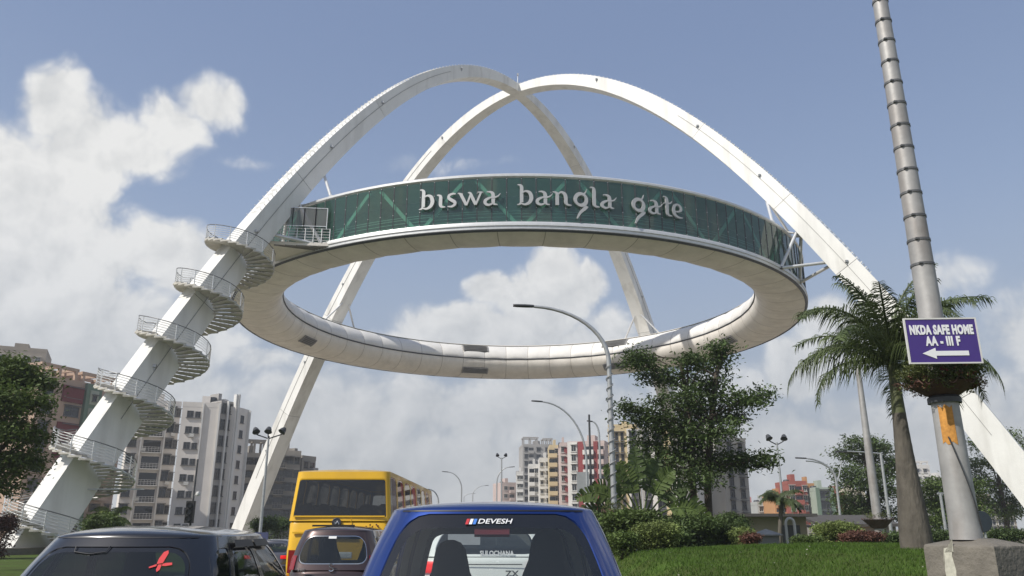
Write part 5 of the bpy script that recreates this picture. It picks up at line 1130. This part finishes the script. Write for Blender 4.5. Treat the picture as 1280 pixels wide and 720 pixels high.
    if tails == 'v':
        for u0, u1, kf in ((.0, .14, 0), (.86, 1.0, 0)): patch('tail_light', kf, u0, u1, zb - .17 if lit else mid, zb - .05, BRAKE if lit else REDL)
        for u0, u1, kf in ((.0, .04, 1), (.96, 1.0, 3)): patch('tail_light', kf, u0, u1, zb - .17 if lit else mid, zb - .05, BRAKE if lit else REDL)
    elif tails == 'high':
        for u0, u1 in ((.0, .055), (.945, 1.0)):
            patch('tail_light', 0, u0, u1, .0, .36, REDL, .012, True)
        for kf, u0, u1 in ((1, .0, .035), (3, .965, 1.0)): patch('tail_light', kf, u0, u1, .0, .36, REDL, .012, True)
    patch('number_plate', 0, .38, .62, mid - .12, mid + .02, PLATE); 
    if bump: patch('rear_bumper', 0, .0, 1.0, sill + .0, sill + .26, pm, .05, n=20); patch('front_bumper', 2, 0, 1, sill, sill + .24, pm, .05, n=20); patch('grille', 2, .3, .7, sill + .26, sill + .36, TRIM, .02)
    for u0, u1 in ((.04, .24), (.76, .96)): patch('headlight', 2, u0, u1, sill + .34, sill + .48, WLAMP, .014)
    for kf in (1, 3):
        for u in (.38, .58): patch('door_seam', kf, u, u + .003, sill + .1, zb - .02, TRIM, .003, n=1)
        for u in (.33, .53): patch('door_handle', kf, u, u + .04, zb - .16, zb - .125, TRIM, .03, n=3)
    if mirror:
        for sx in (-1, 1):
            y = s.yb1 - .12; b = MB(); x = sx * (wb + .13)
            b.grid([[(x + math.cos(a) * .10 * q * 1.0, y + dy, zb + .1 + math.sin(a) * .075 * q) for a in [i * .449 for i in range(14)]] for q, dy in ((.02, -.05), (.92, -.05), (1, -.03), (.9, .04), (.5, .08), (.02, .09))], 0, True); b.bar((x - sx * .05, y, zb + .08), (sx * (wb - .02), y + .02, zb + .06), .05, .04); b.build('wing_mirror', TRIM if pm.name != 'blue_car_paint' else pm, t, True)
    for st_ in seats:
        x, y = st_[:2]; b = MB(); zt = st_[2] if len(st_) > 2 else H - .17; y_ = s.yb1 - wsr * 0.2 - y - .35; rows = []
        for z, w, d in ((zb - .35, .24, .09), (zb + .0, .235, .085), (zt - .40, .21, .075), (zt - .30, .175, .065), (zt - .22, .14, .055), (zt - .14, .125, .05), (zt - .07, .11, .045), (zt - .02, .075, .035), (zt, .025, .015)):
            rows.append([(x + w * math.copysign(abs(math.cos(a)) ** .7, math.cos(a)), y_ - .16 * (z - zb) + d * math.copysign(abs(math.sin(a)) ** .7, math.sin(a)), z) for a in [i * math.pi / 10 for i in range(20)]])
        b.grid(rows, 0, True); b.build('seat', SEATM, t, True)
    if seats:
        b = MB(); y_ = s.yb1 - .12; b.box((0, y_ - .1, zb + .02), (wb * 1.7, .3, .1)); b.build('dashboard', CABIN, t)
        b = MB(); b.box((0, y_ - wsr * .62 - .05, zb + (s.zr - zb) * .80), (.2, .03, .055)); b.tube([(0, y_ - wsr * .62 - .05, zb + (s.zr - zb) * .80), (0, y_ - wsr * .75, s.zr)], .01, 5); b.build('rear_view_mirror', TRIM, t)
        b = MB(); xs = seats[-1][0]; b.tube([(xs + .18 * math.cos(a), y_ - .42 + .06 * math.sin(a), zb + .06 + .17 * math.sin(a)) for a in [i * .3 for i in range(22)]], .014, 6); b.build('steering_wheel', TRIM, t, True)
    def stick(name, mesh, u, v, off=.004, kf=0, spin=0.0):
        p = s.S(kf, u, v); nn = s.N(kf, u, v); tx = (s.S(kf, u + .01, v) - s.S(kf, u - .01, v)).normalized(); up = nn.cross(tx); M = Matrix((tx, -nn, up)).transposed().to_4x4(); M.translation = p + nn * off
        o = link(name, mesh, t); o.matrix_local = M @ Matrix.Rotation(spin, 4, 'Y'); return o
    return t, s, stick, patch, on
def gz_(y): return ground_z(y) + .005
# blue hatchback right in front
t, s, stick, patch, on = car('bright blue hatchback straight ahead with a DEVESH strip on its rear window', (-.115, 4.45 + 1.75, .004), 0, paint('blue_car_paint', (.004, .032, .19), .65, .3), L=3.5, W=1.68, H=1.665, zb=.93, wb=.815, wr=.61, rear=.05, rake=.36, cowl=1.1, rise=.062, rearwin=(.07, .93, .10, .965, .10, .22), frit=.075, bow=.10, gl=glass('clear_car_glass', (.93, .96, .94), .07, (.20, .225, .22)), seats=((-.33, .26, 1.42), (.37, .36, 1.50)), back_seat=False)
WV = mat('sticker_white', (.8, .8, .8), .5, var=0); 
m = text_mesh('rear_sticker', 'DEVESH', .043, WV, .0008, .0004, 1.3, .25); stick('rear_sticker', m, .512, .90, .003)
for i, c in enumerate(((.55, .03, .04), (.8, .8, .8), (.05, .2, .62))):
    b = MB(); x = -.160 + i * .0215; b.prism([(x, -.017), (x + .017, -.017), (x + .027, .017), (x + .010, .017)], .001); stick('sticker_stripe', b.mesh('sticker_stripe', mat('stripe_%s' % ('red', 'white', 'blue')[i], c, .5, var=0)), .505, .90, .003)
b = MB(); b.box((0, 0, 0), (.20, .03, .05)); stick('brake_lamp', b.mesh('brake_lamp', mat('dark_red_lens', (.10, .01, .012), .2)), .5, .84, -.03)
b = MB(); b.tube([(.0, -.012, 0), (-.1, -.014, -.07), (-.28, -.016, -.19)], .008, 5); b.tube([(.1, -.012, .07), (-.05, -.014, -.04)], .012, 5); stick('rear_wiper', b.mesh('rear_wiper', TRIM), .90, .22, .004)
b = MB(); b.add([(-.14, 0, -.065), (.14, 0, -.065), (.14, 0, .065), (-.14, 0, .065)], [(0, 1, 2, 3)]); o = b.build('reflection_sheet', mat('reflection_grey', (.30, .32, .34), .8), t); o.location = (-.30, .95, 1.43)  # flat pale sheet standing in for a semi-transparent reflection in the rear glass
# black car on the left
t, s, stick, patch, on = car('black hatchback at the left with a red sticker in its rear window', (-2.86, 5.65 + 1.8, .004), R_(0), paint('black_car_paint', (.008, .008, .009), .1, .22), L=3.6, W=1.60, H=1.525, zb=.90, wb=.75, wr=.60, rear=.06, rake=.42, rise=.085, rearwin=(.07, .93, .10, .87, .10, .24), frit=.03, bow=.1, gl=glass('smoked_car_glass', (.30, .34, .35), .32, (.022, .028, .03)))
RS = mat('red_sticker', (.62, .035, .04), .6, var=.05)
b = MB()
for poly in ([(-.02, .0), (.03, .01), (.055, .12), (.045, .15), (.01, .13), (-.015, .06)], [(.03, .002), (.06, .012), (.11, .015), (.115, -.01), (.06, -.022), (.03, -.02)], [(-.005, -.006), (.025, -.004), (.02, -.06), (.0, -.085), (-.012, -.06)], [(-.08, -.03), (-.02, .0), (-.018, -.022), (-.075, -.045)]): b.prism([(x * .78, z * .78) for x, z in poly], .001)
stick('red_sticker', b.mesh('red_sticker', RS), .775, .66, .003)
b = MB(); b.box((0, 0, 0), (.12, .001, .03)); stick('paper_label', b.mesh('paper_label', PLATE), .79, .2, .003)
b = MB(); b.tube([(-.13, 0, .03), (-.12, 0, -.02), (0, 0, -.04), (.12, 0, -.02), (.13, 0, .03)], .004, 5); stick('demister_line', b.mesh('demister_line', TRIM), .36, .84, .003)
for kf, u0, u1 in ((1, .0, .9),): patch('rain_visor', 1, .25, .56, .83, .93, TRIM, .03, True); patch('rain_visor', 1, .60, .90, .83, .93, TRIM, .03, True)
# brown hatchback behind the bus
t, s, stick, patch, on = car('brown hatchback close behind the yellow bus', (-2.93, 13.5 + 1.75, gz_(15)), 0, paint('brown_car_paint', (.052, .030, .027), .5, .32), L=3.5, W=1.52, H=1.55, zb=.86, wb=.72, wr=.575, rear=.04, rake=.22, rise=.085, rearwin=(.075, .925, .15, .88, .10, .26), frit=.012, bow=.07, tails='high', gl=glass('smoked_car_glass', (.30, .34, .35), .32, (.022, .028, .03)), gframe=CHROME, lit=False)
b = MB(); b.box((0, 0, 0), (.13, .001, .04)); stick('paper_label', b.mesh('paper_label', PLATE), .47, .83, .003)
b = MB(); pts = catmull([(.035, .04), (0, .055), (-.035, .035), (-.02, .008), (.02, -.008), (.035, -.035), (0, -.055), (-.035, -.04)], 4); b.tube([(p[0], 0, p[1]) for p in pts], .011, 5); o = b.build('badge', CHROME, t); o.location = (0.02, s.yb0 - .10, .90)
o = link('badge', text_mesh('badge', 'VXI', .075, CHROME, .003, .001, 1.1), t, (-.48, s.yb0 - .055, .86))
b = MB(); b.box((-.12, s.yr0 + .3, 1.55), (.72, .05, .03)); b.build('roof_rail', TRIM, t)
# white car ahead of the blue one, seen through its glass
t, s, stick, patch, on = car('white hatchback with lit tail lights seen through the blue car', (-.30, 9.3 + 1.8, .004), 0, paint('white_car_paint', (.68, .70, .67), .0, .3), L=3.6, W=1.62, H=1.62, zb=1.20, wb=.74, wr=.60, rear=.05, rake=.25, rise=.09, lit=True, gl=glass('smoked_car_glass', (.30, .34, .35), .32, (.022, .028, .03)), bow=.06, seats=(), rearwin=(.1, .9, .08, .86, .09, .2))
o = link('window_sticker', text_mesh('window_sticker', 'SULOCHANA', .07, WV, .001, .002, .9), t, (0.13, s.yb0 - .06, 1.235)); o = link('badge', text_mesh('badge', 'ZX', .09, DARKMETAL, .003, .002, 1.2), t, (.3, -1.8 - .062, 1.02))
for a_, c_ in ((.30, .70),): patch('tailgate_seam', 0, .2, .8, 1.115, 1.125, TRIM, .004)
# grey saloon and other traffic
car('grey saloon with a red tail light left of the yellow bus', (-9.1, 30.5 + 2.1, gz_(32)), R_(2), paint('grey_car_paint', (.10, .10, .11), .5, .3), L=4.2, W=1.7, H=1.36, zb=.85, wb=.76, wr=.56, rear=.55, rake=.6, cowl=1.1, lit=True, back_seat=False, seats=())
car('white van far ahead between the grey saloon and the bus', (-10.3, 44, gz_(44)), 0, MATS['white_car_paint'], L=3.8, W=1.6, H=1.95, zb=1.0, wb=.75, wr=.7, rear=.03, rake=.08, cowl=.6, seats=())
car('white car parked beyond the lawn left of the big pole', (at(1168, 660, 47).x, 47, gz_(47)), R_(75), MATS['white_car_paint'], L=3.8, W=1.6, H=1.42, zb=.9, seats=(), name='parked_car', group='cars beyond the lawn')
TAXI = paint('taxi_yellow_paint', (.60, .25, .012), .0, .35)
car('orange yellow taxi beyond the lawn left of the thin grey pole', (at(1078, 660, 44).x, 46, gz_(46)), R_(85), TAXI, L=4.2, W=1.65, H=1.42, zb=.9, seats=(), name='parked_taxi', group='cars beyond the lawn', cat='taxi')
car('orange yellow taxi beyond the lawn just left of the royal palm', (at(1122, 660, 46).x, 48, gz_(48)), R_(80), TAXI, L=4.2, W=1.65, H=1.42, zb=.9, seats=(), name='parked_taxi', group='cars beyond the lawn', cat='taxi')
# yellow bus
YB = 19.0; xl, xr = at(362, 620, YB).x, at(490, 620, YB).x; BW = xr - xl; zt = at(430, 578, YB).z - ground_z(YB); LB = 10.6; zw0 = at(430, 645, YB).z - ground_z(YB) - .06
BUSY = mat('bus_yellow_paint', (.74, .425, .010), .38, var=.05, scale=1.2, coat=.4, streak=(1.2, .35, (1, 1, .3), (.34, .17, .02)))
nw = 8; t, s, stick, patch, on = car('yellow bus with a wide rear window on the left side of the road', ((xl + xr) / 2, YB + LB / 2, gz_(YB + 4)), 0, BUSY, L=LB, W=BW, H=zt, zb=zw0, wb=BW / 2 - .005, wr=BW / 2 - .10, rear=.0, rake=.12, cowl=.05, wsr=.15, hood=0, rise=.16, rc=.16, body_rc=.16, bow=.03, rearwin=(.075, .935, .07, .83, .025, .05), side=tuple((.03 + i * .94 / nw + .008, .03 + (i + 1) * .94 / nw - .008) for i in range(nw)), sv=(.03, .9), frontwin=(.05, .95, .02, .9, .03, .08), frit=.03, mirror=False, cat='bus', name='yellow_bus', tails='', seats=(), wheels=.48, sill=.35, group=None, bulge=.0, gl=glass('bus_glass', (.28, .28, .27), .34, (.038, .037, .035)), bump=False, rooftop=mat('bus_roof_tan', (.42, .30, .12), .6, var=.15, scale=2))
for i in range(9):
    for x in (-.72, .72):
        b = MB(); y = -LB / 2 + .6 + i * 1.05; b.box((x, y, zw0 - .1), (.85, .1, .75)); 
        for k in (-1, 1): b.grid([[(x + k * .21 + .17 * q * math.cos(a), y + dy, zw0 + .27 + .13 * q * math.sin(a)) for a in [j * .63 for j in range(10)]] for q, dy in ((.02, -.07), (1, -.05), (1, .05), (.02, .07))], 0, True)
        b.build('seat', mat('bus_seat_grey', (.030, .028, .026), .8), t)
zr0 = zw0 + .16
b = MB()
for z in (zr0 - .06, zr0 - .42): b.box((0, -LB / 2 - .035, z), (BW * .88, .03, .035))
for z in (zr0 - .24,): b.box((.28, -LB / 2 - .03, z), (.012, .012, .34))
b.build('panel_rib', BUSY, t)
b = MB(); b.box((-.05, -LB / 2 - .04, zr0 - .52), (.95, .05, .05)); b.build('air_vent', DARKMETAL, t)
b = MB(); b.lathe([(.01, 0), (.10, .0), (.11, .015), (.095, .02), (.085, .008), (.01, .01)], 24); M = Matrix.Translation((-.05, -LB / 2 - .035, zr0 - .2)) @ Matrix.Rotation(R_(90), 4, 'X'); b.v = [tuple(M @ Vector(v)) for v in b.v]; em = b.build('emblem', mat('emblem_dark', (.08, .08, .09), .3, metal=.6), t, True)
b = MB(); pts = catmull([(-.06, .04), (-.02, -.03), (.02, .03), (.06, -.04)], 5); b.tube([(-.05 + p[0], -LB / 2 - .06, zr0 - .2 + p[1]) for p in pts], .012, 5); b.tube([(-.10, -LB / 2 - .06, zr0 - .2), (0.0, -LB / 2 - .06, zr0 - .2)], .01, 5); b.build('emblem_mark', CHROME, em)
for x in (-1, 1):
    b = MB(); b.box((x * (BW / 2 - .16), -LB / 2 - .02, zr0 - 1.05), (.15, .05, .5)); b.build('tail_light', REDL, t); b = MB(); b.box((x * (BW / 2 - .16), -LB / 2 - .02, zr0 - 1.42), (.15, .05, .2)); b.build('indicator', AMB, t)
rg = random.Random(5); b = MB()
for _ in range(26): x, z, r = .78 + rg.gauss(0, .13), zr0 - .36 + rg.gauss(0, .05), rg.uniform(.008, .03); b.prism([(x + r * math.cos(a) * rg.uniform(.6, 1.2), z + r * math.sin(a)) for a in (0, 1, 2, 3, 4, 5.2)], .002, M=Matrix.Translation((0, -LB / 2 - .033, 0)))
b.build('rust_patch', mat('rust', (.13, .05, .02), .9, var=.4, scale=12), t, kind='stuff')
b = MB(); b.tube([(BW / 2 - .1, LB / 2 - .3, zr0 + .2), (BW / 2 + .25, LB / 2 + .25, zr0 + .35), (BW / 2 + .3, LB / 2 + .3, zr0 - .1)], .025, 6); b.box((BW / 2 + .3, LB / 2 + .3, zr0 - .2), (.22, .1, .38)); b.build('wing_mirror', TRIM, t)
# ------------------------------------------------------------------ moist summer air
b = MB(); b.box((0, 130, 34.5), (760, 640, 74)); hz = b.build('haze', [], None, kind='stuff')
m = bpy.data.materials.new('haze_air'); m.use_nodes = True; N = m.node_tree.nodes; N.remove(N['Principled BSDF'])
v = N.new('ShaderNodeVolumePrincipled'); v.inputs['Color'].default_value = (.90, .93, .97, 1); v.inputs['Density'].default_value = .0006; v.inputs['Anisotropy'].default_value = .2
m.node_tree.links.new(v.outputs[0], N['Material Output'].inputs['Volume']); hz.data.materials.clear(); hz.data.materials.append(m)
tag(hz, 'pale moist summer haze softening the far buildings', 'haze')
